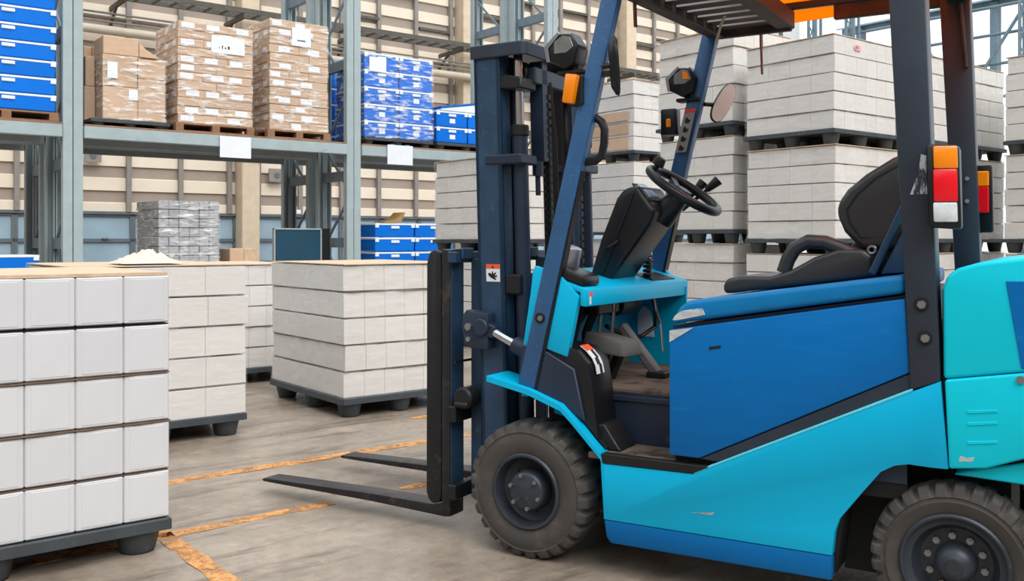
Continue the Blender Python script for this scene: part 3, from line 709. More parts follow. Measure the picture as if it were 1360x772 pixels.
# --- chassis
P('chassis', MB().box(-1.12, -.33, -.455, .455, .15, .40).box(-1.33, -.58, -.455, .455, .40, .86).box(-1.44, -1.12, -.33, .33, .12, .9).box(-.33, .02, -.26, .26, .16, .61), 'dark')
skirt = [(-.312, .432), (-.318, .398), (-.659, .404), (-1.351, .742), (-1.428, .778), (-1.450, .520), (-1.40, .519), (-1.34, .521), (-1.30, .512), (-1.261, .488), (-1.20, .408), (-1.139, .325), (-1.124, .282), (-1.116, .207), (-.327, .200)]
lower = [(-.327, .1985), (-1.116, .2055), (-1.115, .128), (-.352, .118), (-.336, .14)]
for s in (1, -1):
    a, b = (.462, .50) if s > 0 else (-.50, -.462)
    plate('side_skirt', skirt, a, b, 'cyan', .006, 2)
    plate('skirt_stripe', lower, a, b, 'blue_dk', .006, 2)
    plate('skirt_edge_rail', [(-.661, .4045), (-.665, .414), (-1.353, .752), (-1.351, .742)], a, b + (.002 * s if s > 0 else 0), 'cyan_edge', .002, 1)
    # rear wheel arch liner
    plate('arch_liner', [(-1.12, .14), (-1.145, .33), (-1.205, .41), (-1.265, .495), (-1.31, .525), (-1.45, .53), (-1.9, .57), (-1.9, .60), (-1.1, .60), (-1.10, .14)], min(s * .26, s * .46), max(s * .26, s * .46), 'dark', 0)
P('paint_scratch', MB().prism([(-.655, .272), (-.73, .279), (-.735, .288), (-.725, .276), (-.66, .2735)], .4998, .5012), 'scuff', smooth=False)
# --- front fenders
fpts = [(.170, .676), (-.010, .640), (-.150, .592), (-.190, .556), (-.312, .436), (-.326, .40), (-.330, .26)]
for s in (1, -1):
    m = MB(); th = .022
    for i in range(len(fpts) - 1):
        (x0, z0), (x1, z1) = fpts[i], fpts[i + 1]
        ya, yb = sorted((s * .34, s * .502))
        m.hexa([(x0, ya, z0 - th), (x1, ya, z1 - th), (x1, yb, z1 - th), (x0, yb, z0 - th)], [(x0, ya, z0), (x1, ya, z1), (x1, yb, z1), (x0, yb, z0)])
    P('front_fender', m, 'cyan', .003, 1)
    ya, yb = sorted((s * .29, s * .305))
    plate('wheel_well_panel', [(-.02, .62), (-.14, .58), (-.30, .43), (-.32, .2), (-.26, .2), (-.22, .38), (-.12, .50), (-.02, .52)], ya, yb, 'cyan', 0)
# --- cowl (front body under the dash)
SK = -.05 / .9   # slight set-back of the far side
def sk(y): return (0.45 - y) * SK
cow = [(-.02, 1.10), (-.122, 1.075), (-.209, .990), (-.160, .764), (-.055, .795), (.03, .795)]
for s in (1, -1):
    ya, yb = (.435, .465) if s > 0 else (-.465, -.435)
    dx = 0 if s > 0 else sk(-.45)
    plate('cowl_side_panel', [(x + dx, z) for x, z in cow], ya, yb, 'cyan', .005, 2)
    plate('lower_side_panel', [(x + dx, z) for x, z in [(.030, .80), (-.055, .790), (-.192, .722), (-.236, .535), (-.10, .607), (.010, .640), (.045, .66)]], ya, yb + .006 if s > 0 else yb, 'navy', .003, 1)
P('cowl_front_panel', MB().hexa([(.02, -.44, .60), (.05, -.44, .60), (.05, .44, .60), (.02, .44, .60)], [(-.03 + sk(-.44), -.44, 1.08), (-.0 + sk(-.44), -.44, 1.08), (.0, .44, 1.08), (-.03, .44, 1.08)]), 'cyan', 0)
def sheared(x0, x1, y0, y1, zb0, zb1, zt0, zt1):
    return MB().hexa([(x0 + sk(y0), y0, zb0), (x1 + sk(y0), y0, zb1), (x1 + sk(y1), y1, zb1), (x0 + sk(y1), y1, zb0)], [(x0 + sk(y0), y0, zt0), (x1 + sk(y0), y0, zt1), (x1 + sk(y1), y1, zt1), (x0 + sk(y1), y1, zt0)])
P('cowl_top', sheared(-.232, -.02, -.45, .46, .998, 1.055, 1.020, 1.085), 'cyan', .006, 2)
P('cowl_fascia', sheared(-.238, -.212, -.45, .462, .952, .955, 1.018, 1.020), 'cyan', .006, 2)
P('cowl_far_inner', MB().prism([(-.29, .64), (-.29, .99), (-.02, 1.05), (.02, .64)], -.434, -.42), 'cyan', 0)
P('fascia_sticker', MB().box(-.2395, -.2390, .395, .438, .960, 1.006), 'paper', parent=None, smooth=False)
P('fascia_sticker_band', MB().box(-.2402, -.2395, .395, .438, .990, 1.006), 'warn', smooth=False)
P('dash_box', sheared(-.225, -.055, .33, .46, 1.025, 1.085, 1.065, 1.125), 'plastic', .012, 2)
P('horn_cup', MB().cyl((-.10, .37, 1.10), (-.125, .37, 1.175), .055, 20, .048), 'steel', .006, 2)
P('dash_vent', sheared(-.215, -.12, -.36, -.14, 1.024, 1.046, 1.030, 1.056), 'black', 0)
# lever boot with coil spring
cs = [(-.20 + .0 + .018 * math.cos(t * .9), -.20 + .018 * math.sin(t * .9), 1.03 + t * .0026) for t in range(0, 44)]
P('coil_spring', MB().tube(cs, .005, 6), 'black')
cs2 = [(-.22 + .018 * math.cos(t * .9), -.15 + .018 * math.sin(t * .9), 1.03 + t * .0026) for t in range(0, 40)]
P('coil_spring', MB().tube(cs2, .005, 6), 'black')
# --- inside the cowl: hoses, rods, floor, pedals
for i, (x, y, x1, y1) in enumerate(((-.04, .40, -.10, .39), (-.07, .36, -.11, .36), (-.09, .31, -.12, .30), (-.04, .27, -.10, .25), (-.02, .22, -.09, .2), (-.10, .41, -.15, .40), (-.06, .14, -.10, .12))):
    P('hose', MB().tube([(x, y, .62), (x - .015, y, .72), (x - .01, y - .01, .82), (x1, y1, .90), (x1 - .01, y1 - .01, 1.0)], .014 if i % 2 else .018, 8), 'plastic' if i % 3 else 'black')
P('control_rod', MB().cyl((-.13, .05, .66), (-.18, .08, 1.0), .009, 8), 'steel')
P('control_rod', MB().cyl((-.10, .12, .66), (-.16, .14, 1.0), .008, 8), 'steel')
P('valve_block', MB().box(-.17, -.05, .02, .22, .90, .99).cyl((-.12, -.02, .93), (-.12, -.22, .93), .05, 14), 'black', .008)
P('wiring_loop', MB().tube([(-.20, -.22, 1.0), (-.22, -.24, .90), (-.20, -.28, .82), (-.16, -.22, .78), (-.12, -.10, .80), (-.10, -.0, .84)], .010, 8), 'plastic')
P('steel_hook', MB().tube([(-.24, -.16, .99), (-.25, -.17, .90), (-.24, -.24, .84), (-.26, -.22, .72)], .006, 8), 'steel')
P('small_sign', MB().prism([(-.14, .76), (-.06, .76), (-.06, .86), (-.09, .90), (-.12, .88)], -.418, -.414), 'paper', smooth=False)
P('floor_plate', MB().box(-.58, .02, -.44, .285, .618, .640), 'mat', .006)
P('floor_ramp', MB().hexa([(-.02, -.44, .64), (.04, -.44, .64), (.04, .28, .64), (-.02, .28, .64)], [(.02, -.44, .75), (.04, -.44, .75), (.04, .28, .75), (.02, .28, .75)]), 'mat')
P('step_riser', MB().box(-.585, -.20, .268, .285, .425, .625), 'navy', .003)
P('step_riser_lip', MB().box(-.585, -.20, .285, .296, .590, .612), 'navy', .003)
P('step_tread', MB().box(-.78, -.26, .27, .492, .410, .432), 'mat', .003)
plate('step_edge', [(-.316, .434), (-.722, .436), (-.662, .4065), (-.320, .399)], .468, .503, 'black', .002, 1)
# rubber boot between pillar foot and step
boot = [(-.02, .80), (-.12, .808), (-.20, .792), (-.245, .745), (-.262, .66), (-.275, .55), (-.285, .47), (-.320, .445), (-.312, .437), (-.19, .559), (-.15, .596), (-.02, .645)]
plate('rubber_boot', boot, .285, .458, 'plastic', .014, 2)
plate('boot_kick_panel', [(-.24, .52), (-.30, .525), (-.365, .435), (-.23, .435)], .30, .44, 'black', .004, 1)
bp = [Vector((-.196, .806)), Vector((-.222, .788)), Vector((-.247, .762)), Vector((-.259, .738)), Vector((-.266, .705))]
def strip(i0, i1, ya, yb, e0, e1):
    m = MB(); n0 = Vector((-.8, .6))
    for i in range(i0, i1):
        A, B = bp[i] + n0 * e0, bp[i + 1] + n0 * e0; C, D = bp[i] + n0 * e1, bp[i + 1] + n0 * e1
        m.hexa([(A.x, ya, A.y), (B.x, ya, B.y), (B.x, yb, B.y), (A.x, yb, A.y)], [(C.x, ya, C.y), (D.x, ya, D.y), (D.x, yb, D.y), (C.x, yb, C.y)])
    return m
bs = P('boot_sticker', strip(0, 4, .365, .425, -.004, 0), 'paper', smooth=False)
P('sticker_band', strip(0, 1, .365, .425, .0002, .001), 'warn', smooth=False, parent=bs)
P('sticker_print', strip(1, 2, .378, .398, .0002, .001), 'ink', smooth=False, parent=bs)
P('sticker_print', strip(2, 3, .385, .412, .0002, .001), 'ink', smooth=False, parent=bs)
P('sticker_print', strip(3, 4, .380, .400, .0002, .001), 'ink', smooth=False, parent=bs)
# pedals
pb = P('pedal_pad', MB().hexa([(-.08, .03, .755), (-.275, .03, .735), (-.275, .205, .740), (-.08, .205, .760)], [(-.10, .045, .830), (-.268, .045, .795), (-.262, .195, .802), (-.10, .195, .836)]), 'pedal', .012, 2)
P('pedal_stem', MB().bar((-.17, .12, .64), (-.22, .12, .76), .05, .03, (1, 0, 0)), 'black', .004)
P('pedal_arm', MB().bar((-.32, -.02, .655), (-.16, -.02, .845), .035, .05, (0, 1, 0)), 'pedal', .006)
P('pedal_foot', MB().box(-.36, -.28, -.05, .01, .64, .665), 'black', .004)
# --- battery hood with blue side panels
sp = [(-.572, .458), (-.678, .458), (-1.343, .797), (-1.330, 1.020), (-.572, .888)]
wedge = [(-.680, .456), (-.772, .452), (-1.352, .742), (-1.345, .795)]
hood = [(-.580, .908), (-.586, .935), (-.606, .968), (-.635, .990), (-1.330, 1.093), (-1.330, 1.036)]
for s in (1, -1):
    ya, yb = (.462, .494) if s > 0 else (-.494, -.462)
    plate('hood_side_panel', sp, ya, yb, 'blue', .006, 2)
    plate('side_wedge', wedge, ya - .004, yb - .004, 'guard', .003, 1)
P('hood_core', MB().prism([(-.572, .45), (-.572, .90), (-1.33, 1.03), (-1.33, .45)], -.46, .46), 'navy', 0)
P('hood_lid', MB().prism(hood, -.488, .490), 'blue_top', .022, 4)
P('hood_latch_slot', MB().prism([(-.715, .838), (-.755, .846), (-.755, .838), (-.715, .830)], .4935, .4965), 'ink', smooth=False)
P('worn_corner', MB().prism([(-.574, .886), (-.66, .900), (-.574, .846)], .4935, .4960), 'scuff', smooth=False)
P('worn_hood_nose', MB().prism([(-.583, .922), (-.592, .938), (-.615, .955), (-.69, .968), (-.70, .945), (-.60, .922)], .4895, .4925), 'scuff', .001)
# --- counterweight
def cwl(x): return .785 + (-1.44 - x) * .17
up = [(-1.436, cwl(-1.436) + .001), (-1.434, 1.055), (-1.446, 1.092), (-1.475, 1.115), (-1.53, 1.132), (-1.66, 1.150), (-1.80, 1.145), (-1.88, 1.10), (-1.93, .98), (-1.95, cwl(-1.95) + .001)]
lo = [(-1.452, .522), (-1.440, cwl(-1.44) - .001), (-1.95, cwl(-1.95) - .001), (-1.95, .66), (-1.90, .60), (-1.646, .574), (-1.55, .535)]
P('counterweight_upper', MB().prism(up, -.500, .500), 'cyan2', .012, 4)
P('counterweight_lower', MB().prism(lo, -.506, .506), 'cyan2', .008, 3)
for s in (1, -1):
    ya, yb = sorted((s * .4995, s * .5035))
    plate('counterweight_inset', [(-1.600, 1.080), (-1.640, .830), (-1.92, .885), (-1.90, .99), (-1.85, 1.08)], ya, yb, 'blue', .0015, 1)
    for zz in (.690, .655, .60):
        ya2, yb2 = sorted((s * .5055, s * .5085)); plate('moulded_rib', [(-1.50, zz), (-1.58, zz + .012), (-1.58, zz + .020), (-1.50, zz + .010)], ya2, yb2, 'cyan2', .001, 1)
P('counterweight_core', MB().prism([(-1.43, .60), (-1.43, 1.05), (-1.8, 1.10), (-1.9, .7), (-1.85, .62)], -.47, .47), 'dark')
P('underframe', MB().prism([(-1.46, .50), (-1.50, .515), (-1.66, .56), (-1.9, .585), (-1.95, .50), (-1.85, .35), (-1.80, .35), (-1.74, .49)], -.44, .47), 'cyan2', .004)
P('rust_patch', MB().prism([(-1.478, .548), (-1.515, .552), (-1.52, .566), (-1.50, .560), (-1.482, .565)], .5055, .5072), 'scuff', smooth=False)
P('inset_bolt', MB().cyl((-1.638, .50, .80), (-1.638, .512, .80), .012, 8), 'steel')
# --- overhead guard
def ga(z): return .012 - .2435 * (z - .64)      # front pillar centre line, near side
for s in (1, -1):
    dx = 0 if s > 0 else -.05
    ya, yb = (.432, .475) if s > 0 else (-.475, -.425)
    w = .036
    pil = [(ga(.642) + w, .642), (ga(2.13) + w * .95, 2.13), (ga(2.13) - w * .95, 2.13), (ga(.625) - w, .625)]
    plate('front_pillar', [(x + dx, z) for x, z in pil], ya, yb, 'pillar', .006, 2)
    plate('pillar_rubber', [(x + dx, z) for x, z in [(ga(1.45) - w - .001, 1.45), (ga(1.45) - w - .005, 1.45), (ga(.63) - w - .012, .612), (ga(.63) - w - .001, .628)]], ya + .008, yb - .004, 'plastic', 0)
    bx, bz = ga(.905) + dx, .905
    P('pillar_bolt', MB().cyl((bx, yb if s > 0 else ya, bz), (bx, (yb + .006) if s > 0 else ya - .006, bz), .020, 16), 'ink')
    P('pillar_bolt_head', MB().cyl((bx - .004, yb if s > 0 else ya, bz), (bx - .004, (yb + .012) if s > 0 else ya - .012, bz), .011, 6), 'steel')
    # rear posts
    dxr = 0 if s > 0 else -.045
    rp = [(-1.345, .745), (-1.428, .778), (-1.378, 2.16), (-1.272, 2.16)]
    if s > 0: plate('rear_post', rp, .405, .502, 'guard', .006, 2)
    else: plate('rear_post', [(x + dxr, z) for x, z in rp], -.502, -.405, 'guard', .006, 2)
    for (px_, pz_) in ((-1.376, 1.005), (-1.386, .905)):
        yy = .502 * s
        P('post_bolt', MB().cyl((px_ + dxr, yy, pz_), (px_ + dxr, yy + .004 * s, pz_), .022, 16), 'ink')
        P('post_bolt_head', MB().cyl((px_ + dxr - .002, yy, pz_), (px_ + dxr - .002, yy + .016 * s, pz_), .013, 6), 'steel')
def gx(y): return 0 if y > 0 else -.05
RZ = 2.085
# roof frame: front cross beam, slats, deep side plates, middle beam
P('roof_front_beam', MB().hexa([(-.335, .48, RZ), (-.395, .48, RZ), (-.445, -.50, RZ), (-.385, -.50, RZ)], [(-.345, .48, RZ + .06), (-.395, .48, RZ + .06), (-.445, -.50, RZ + .06), (-.395, -.50, RZ + .06)]), 'rust', .006)
P('roof_front_lip', MB().hexa([(-.330, .48, RZ + .02), (-.338, .48, RZ + .02), (-.388, -.50, RZ + .02), (-.380, -.50, RZ + .02)], [(-.330, .48, RZ + .09), (-.338, .48, RZ + .09), (-.388, -.50, RZ + .09), (-.380, -.50, RZ + .09)]), 'guard', .002)
for s in (1, -1):
    dx = 0 if s > 0 else -.05; ya, yb = (.47, .50) if s > 0 else (-.50, -.47)
    P('roof_side_plate', MB().box(-.735, -.37 + dx, ya, yb, RZ, RZ + .08), 'rust', .004)
    P('roof_side_plate', MB().box(-1.42, -.91, ya, yb, RZ + .025, RZ + .105), 'rust', .004)
    P('roof_rail', MB().box(-1.42, -.36 + dx, ya * .98, yb * .98, RZ + .085, RZ + .115), 'guard', .004)
P('roof_middle_beam', MB().box(-.745, -.675, -.50, .50, RZ + .01, RZ + .085), 'rust', .004)
P('roof_rear_beam', MB().box(-1.42, -1.34, -.50, .50, RZ + .03, RZ + .105), 'rust', .004)
for i in range(9):
    y = -.42 + i * .105
    P('roof_slat', MB().box(-.69, -.40 + sk(y) * .9, y - .040, y + .034, RZ + .03, RZ + .07), 'rust', .003)
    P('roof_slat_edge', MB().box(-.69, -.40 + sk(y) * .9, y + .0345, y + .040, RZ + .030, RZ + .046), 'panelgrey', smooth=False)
cps = [(.58, .12), (.0, .135), (-.50, .122), (-.60, .10), (-.66, .070)]
m = MB()
for i in range(len(cps) - 1):
    (y0, h0), (y1, h1_) = cps[i], cps[i + 1]
    m.hexa([(-.64, y0, RZ + h0), (-1.62, y0, RZ + h0 + .03), (-1.62, y1, RZ + h1_ + .03), (-.64, y1, RZ + h1_)], [(-.64, y0, RZ + h0 + .004), (-1.62, y0, RZ + h0 + .034), (-1.62, y1, RZ + h1_ + .034), (-.64, y1, RZ + h1_ + .004)])
P('orange_canopy', m, 'orange', smooth=False)
P('strap', MB().bar((-.60, -.495, RZ + .07), (-.60, -.505, RZ - .06), .03, .006, (1, 0, 0)).bar((-.60, -.505, RZ - .06), (-.605, -.50, RZ - .17), .018, .006, (1, 0, 0)), 'redcol')
P('strap', MB().bar((-.335, .25, RZ + .05), (-.34, .25, RZ - .08), .022, .006, (1, 0, 0)), 'redcol')
P('cable_tie', MB().tube([(-.55, -.2, RZ + .05), (-.52, -.21, RZ), (-.5, -.2, RZ - .08)], .006, 6), 'pipe')
# far post upper curve with rust
P('post_rib', MB().bar((-1.395, -.40, 2.10), (-1.415, -.40, 1.85), .012, .03, (0, 1, 0)), 'rust', .004)
P('scraped_paint', MB().prism([(-1.345, 1.335), (-1.392, 1.335), (-1.390, 1.45), (-1.375, 1.455), (-1.368, 1.40)], .5015, .5032), 'scrape', smooth=False)
# --- tail lamps
def tail(s, dx):
    y0 = .502 * s
    def bx(nm, x0, x1, z0, z1, ya, yb, mt, bev=.004, par=None): 
        return P(nm, MB().box(x0 + dx, x1 + dx, min(ya * s, yb * s), max(ya * s, yb * s), z0, z1), mt, bev, 2, par)
    if s > 0:
        h = P('tail_lamp_housing', MB().hexa([(-1.400, .50, 1.235), (-1.485, .46, 1.228), (-1.490, .53, 1.228), (-1.405, .565, 1.235)], [(-1.392, .50, 1.480), (-1.480, .46, 1.474), (-1.483, .53, 1.474), (-1.397, .565, 1.480)]), 'plastic', .010, 2)
        def face(nm, z0, z1, mt):
            f = lambda x, z: (x - (z - 1.235) * -.03, z)
            P(nm, MB().hexa([(-1.416, .553, z0), (-1.478, .527, z0), (-1.480, .541, z0), (-1.418, .567, z0)], [(-1.414, .553, z1), (-1.476, .527, z1), (-1.478, .541, z1), (-1.416, .567, z1)]), mt, .005, 2, h)
        face('reverse_lens', 1.250, 1.308, 'clear'); face('brake_lens', 1.309, 1.405, 'red'); face('turn_lens', 1.406, 1.472, 'amber')
    else:
        h = P('tail_lamp_housing', MB().hexa([(-1.420, -.53, 1.225), (-1.502, -.50, 1.225), (-1.502, -.455, 1.225), (-1.420, -.47, 1.225)], [(-1.416, -.53, 1.485), (-1.498, -.50, 1.485), (-1.498, -.455, 1.485), (-1.416, -.47, 1.485)]), 'plastic', .010, 2)
        for nm, z0, z1, mt in (('brake_lens', 1.30, 1.40, 'red'), ('turn_lens', 1.402, 1.46, 'amber')):
            P(nm, MB().box(-1.486, -1.438, -.468, -.450, z0, z1), mt, .004, 1, h)
        P('lamp_arm', MB().cyl((-1.40, -.45, 1.375), (-1.46, -.48, 1.37), .008, 8), 'steel')
        for zz in (1.43, 1.345): P('lamp_bolt', MB().cyl((-1.415, -.40, zz), (-1.417, -.392, zz), .008, 8), 'steel')
    return h
tail(1, 0); tail(-1, 0)
# --- steering console and wheel
con = [(-.085, 1.045), (-.135, 1.20), (-.205, 1.365), (-.235, 1.400), (-.295, 1.415), (-.372, 1.312), (-.345, 1.255), (-.175, 1.030)]
P('steering_console', MB().prism(con, -.115, .135), 'plastic', .020, 3)
P('console_side_panel', MB().prism([(-.100, 1.06), (-.145, 1.20), (-.212, 1.355), (-.245, 1.385), (-.288, 1.385), (-.245, 1.28), (-.15, 1.055)], .13, .142), 'plastic', .006, 2)
P('console_pull', MB().tube([(-.165, .14, 1.165), (-.185, .158, 1.17), (-.21, .150, 1.185), (-.215, .138, 1.195)], .006, 6), 'ink')
nv = Vector((-.567, 0, .823)); dv = Vector((-.823, 0, -.567)); wc = Vector((-.437, -.0, 1.395))
P('display_bezel', MB().hexa([(-.268, -.02, 1.412), (-.345, -.02, 1.345), (-.345, .115, 1.345), (-.268, .115, 1.412)], [(-.262, -.02, 1.425), (-.350, -.02, 1.352), (-.350, .115, 1.352), (-.262, .115, 1.425)]), 'black', .004)
P('display_screen', MB().hexa([(-.280, .015, 1.411), (-.333, .015, 1.364), (-.333, .100, 1.364), (-.280, .100, 1.411)], [(-.284, .015, 1.4185), (-.337, .015, 1.3725), (-.337, .100, 1.3725), (-.284, .100, 1.4185)]), 'screen', smooth=False)
cb = Vector((-.335, 0, 1.285))
P('column_tube', MB().cyl(cb, wc - nv * .03, .060, 20, .040), 'plastic', .006, 2)
ring = [wc + (dv * math.cos(t) + Vector((0, 1, 0)) * math.sin(t)) * .155 for t in [2 * math.pi * i / 40 for i in range(40)]]
sw = P('steering_wheel', MB().tube(ring, .018, 12, True), 'plastic')
P('wheel_hub', MB().cyl(wc - nv * .045, wc + nv * .005, .040, 18, .034), 'plastic', .006, 2, sw)
for t in (0.5, 2.2, 3.9, 5.6)[:3]:
    e = wc + (dv * math.cos(t) + Vector((0, 1, 0)) * math.sin(t)) * .148
    P('spoke', MB().bar(wc - nv * .02, e, .030, .012, nv), 'plastic', .003, 1, sw)
kp = wc + (dv * math.cos(2.75) + Vector((0, 1, 0)) * math.sin(2.75)) * .14
P('spinner_knob', MB().cyl(kp, kp + nv * .03, .012, 10).cyl(kp + nv * .03, kp + nv * .065, .026, 16, .020), 'plastic', .005, 2, sw)
for (x, y, z, x0, z0) in ((-.425, -.20, 1.412, -.35, 1.31), (-.485, -.20, 1.422, -.37, 1.32)):
    l = P('lift_lever', MB().cyl((x0, y + .04, z0), (x, y, z), .008, 8), 'black')
    dd = (Vector((x, y, z)) - Vector((x0, y + .04, z0))).normalized(); pp = Vector((x, y, z))
    P('lever_knob', MB().cyl(pp - dd * .03, pp + dd * .035, .013, 12, .023), 'plastic', .006, 2, l)
# --- seat
seat = [(-.695, 1.005), (-.690, 1.035), (-.705, 1.060), (-.76, 1.072), (-.86, 1.072), (-.93, 1.094), (-1.01, 1.140), (-1.09, 1.168), (-1.165, 1.168), (-1.197, 1.140), (-1.200, 1.075)]
P('seat_cushion', MB().prism(seat, -.22, .285), 'vinyl', .022, 3)
back = [(-1.150, 1.165), (-1.095, 1.225), (-1.070, 1.285), (-1.075, 1.325), (-1.105, 1.370), (-1.165, 1.420), (-1.25, 1.472), (-1.33, 1.500), (-1.375, 1.490), (-1.36, 1.44), (-1.31, 1.35), (-1.285, 1.25), (-1.27, 1.165)]
bk = P('seat_back', MB().prism(back, -.23, .225), 'vinyl', .030, 4)
bi = [(-1.150, 1.205), (-1.115, 1.255), (-1.105, 1.300), (-1.14, 1.352), (-1.20, 1.405), (-1.29, 1.455), (-1.30, 1.40), (-1.26, 1.28), (-1.24, 1.205)]
P('seat_back_piping', MB().tube([(x, .220, z) for x, z in bi], .007, 6, True), 'plastic', parent=bk)
P('seat_back_base', MB().prism([(-1.13, 1.08), (-1.10, 1.17), (-1.15, 1.22), (-1.26, 1.20), (-1.28, 1.08)], -.18, .19), 'plastic', .012, 2)
arm = [(-.900, 1.085), (-.915, 1.130), (-.940, 1.170), (-.985, 1.194), (-1.04, 1.190), (-1.09, 1.170), (-1.145, 1.145)]
P('armrest', MB().tube([(x, .255, z) for x, z in arm], .025, 12), 'vinyl')
P('seat_support_strut', MB().bar((-1.200, .30, 1.085), (-1.300, .30, 1.31), .022, .045, (0, 1, 0)), 'navy_l', .006)
P('seat_rear_cover', MB().prism([(-1.225, 1.085), (-1.31, 1.26), (-1.335, 1.26), (-1.335, 1.095)], .10, .31), 'navy_l', .008, 2)
P('belt_buckle', MB().tube([(-1.19 + .012 * math.cos(t), .25, 1.165 + .012 * math.sin(t)) for t in [i * math.pi / 6 for i in range(12)]], .005, 6, True), 'steel')
# --- lamps, mirrors, handle on the front pillars
def headlamp(s, cx_, cz_, dx):
    glass = 'lampgrey'
    y = .44 * s
    h = P('head_lamp', MB().prism([(cx_ + .055, cz_ - .035), (cx_ + .065, cz_ + .02), (cx_ + .01, cz_ + .065), (cx_ - .035, cz_ + .060), (cx_ - .065, cz_ + .01), (cx_ - .05, cz_ - .05), (cx_ - .01, cz_ - .07)], y - .05, y + .05), 'plastic', .010, 2)
    P('lamp_glass', MB().prism([(cx_ + .058, cz_ - .03), (cx_ + .067, cz_ + .018), (cx_ + .074, cz_ + .014), (cx_ + .064, cz_ - .036)], y - .042, y + .042), 'clear', .003, 1, h)
    P('lamp_back_window', MB().prism([(cx_ - .028, cz_ + .060), (cx_ - .060, cz_ + .012), (cx_ - .066, cz_ + .016), (cx_ - .034, cz_ + .066)], y - .035, y + .035), 'rim', .003, 1, h)
    P('lamp_side_window', MB().prism([(cx_ + .030, cz_ - .01), (cx_ + .030, cz_ + .035), (cx_ - .005, cz_ + .052), (cx_ - .035, cz_ + .045), (cx_ - .050, cz_ + .01), (cx_ - .02, cz_ - .01)], (y + .049) , (y + .0525)), glass, .001, 1, h)
    P('lamp_rim', MB().prism([(cx_ + .060, cz_ - .04), (cx_ + .072, cz_ + .02), (cx_ + .012, cz_ + .070), (cx_ + .006, cz_ + .060), (cx_ + .055, cz_ + .012), (cx_ + .048, cz_ - .038)], y + .046, y + .054), 'steel', .001, 1, h)
    P('lamp_bracket', MB().box(cx_ - .08, cx_ + .03, y - .03, y + .03, cz_ - .085, cz_ - .07).cyl((cx_ - .02, y, cz_ - .08), (cx_ - .04, y, cz_ - .03), .016, 10), 'black', .003, 1, h)
    return h
headlamp(1, -.150, 1.895, 0)
P('turn_signal_body', MB().box(-.235, -.175, .425, .49, 1.690, 1.800), 'plastic', .006)
P('turn_signal_lens', MB().hexa([(-.163, .44, 1.700), (-.205, .44, 1.692), (-.205, .515, 1.692), (-.163, .515, 1.700)], [(-.178, .44, 1.805), (-.226, .44, 1.797), (-.226, .515, 1.797), (-.178, .515, 1.805)]), 'amber', .006, 2)
fl = headlamp(-1, -.275, 1.895, 0)
P('lamp_amber_corner', MB().prism([(-.285, 1.905), (-.318, 1.905), (-.305, 1.935), (-.285, 1.94)], -.388, -.385), 'amber', smooth=False, parent=fl)
P('turn_signal_body', MB().box(-.245, -.170, -.475, -.41, 1.665, 1.785), 'plastic', .010, 2)
P('turn_signal_lens', MB().box(-.222, -.200, -.411, -.404, 1.70, 1.738), 'amber', .003)
def mirror(cx_, cy_, cz_, ax, ay, az, name, axis_tilt):
    # oval mirror: disc of half axes (a, b) around a facing direction
    n = Vector((ax, ay, az)).normalized(); u = Vector((0, 0, 1)); u = (u - n * u.dot(n)).normalized(); v = n.cross(u)
    u, v = u * math.cos(axis_tilt) + v * math.sin(axis_tilt), v * math.cos(axis_tilt) - u * math.sin(axis_tilt)
    c = Vector((cx_, cy_, cz_)); A, B = .102, .040; N = 32
    def ringp(sc, off):
        pts = []
        for i in range(N):
            t = 2 * math.pi * i / N; du, dv_ = math.cos(t), math.sin(t)
            pts.append(c + n * off + u * (A * sc) * (abs(du) ** .75 * (1 if du > 0 else -1)) + v * (B * sc) * (abs(dv_) ** .9 * (1 if dv_ > 0 else -1)))
        return pts
    m = MB(); rs = [ringp(.75, -.020), ringp(1.0, -.006), ringp(1.04, .004), ringp(.98, .008)]
    vs_ = [p for r_ in rs for p in r_]; fs = [(k * N + i, k * N + (i + 1) % N, (k + 1) * N + (i + 1) % N, (k + 1) * N + i) for k in range(3) for i in range(N)]
    m.add(vs_, fs + [tuple(range(N))[::-1]]); o = P(name, m, 'plastic', angle=50)
    g = MB(); rp_ = ringp(.98, .0075); rq = ringp(.98, .0055); g.add(rp_ + rq, [tuple(range(N)), tuple(range(2 * N - 1, N - 1, -1))] + [(i, N + i, N + (i + 1) % N, (i + 1) % N) for i in range(N)])
    P('mirror_glass', g, 'mirror', parent=o); return o
mirror(-.362, .475, 1.82, -1, -.60, .1, 'side_mirror', .12)
P('mirror_arm', MB().cyl((-.275, .46, 1.825), (-.350, .475, 1.825), .010, 8).bar((-.27, .45, 1.80), (-.345, .47, 1.795), .02, .02), 'plastic')
mirror(-.415, -.545, 1.81, -.82, .55, .05, 'side_mirror', -.60)
P('mirror_arm', MB().cyl((-.355, -.47, 1.80), (-.405, -.54, 1.80), .010, 8), 'plastic')
hd = [(-.225, .44, 1.650), (-.262, .44, 1.648), (-.290, .44, 1.628), (-.302, .44, 1.600), (-.300, .44, 1.550), (-.290, .44, 1.505), (-.265, .44, 1.487), (-.195, .44, 1.483)]
P('grab_handle', MB().tube(hd, .0155, 10), 'plastic')
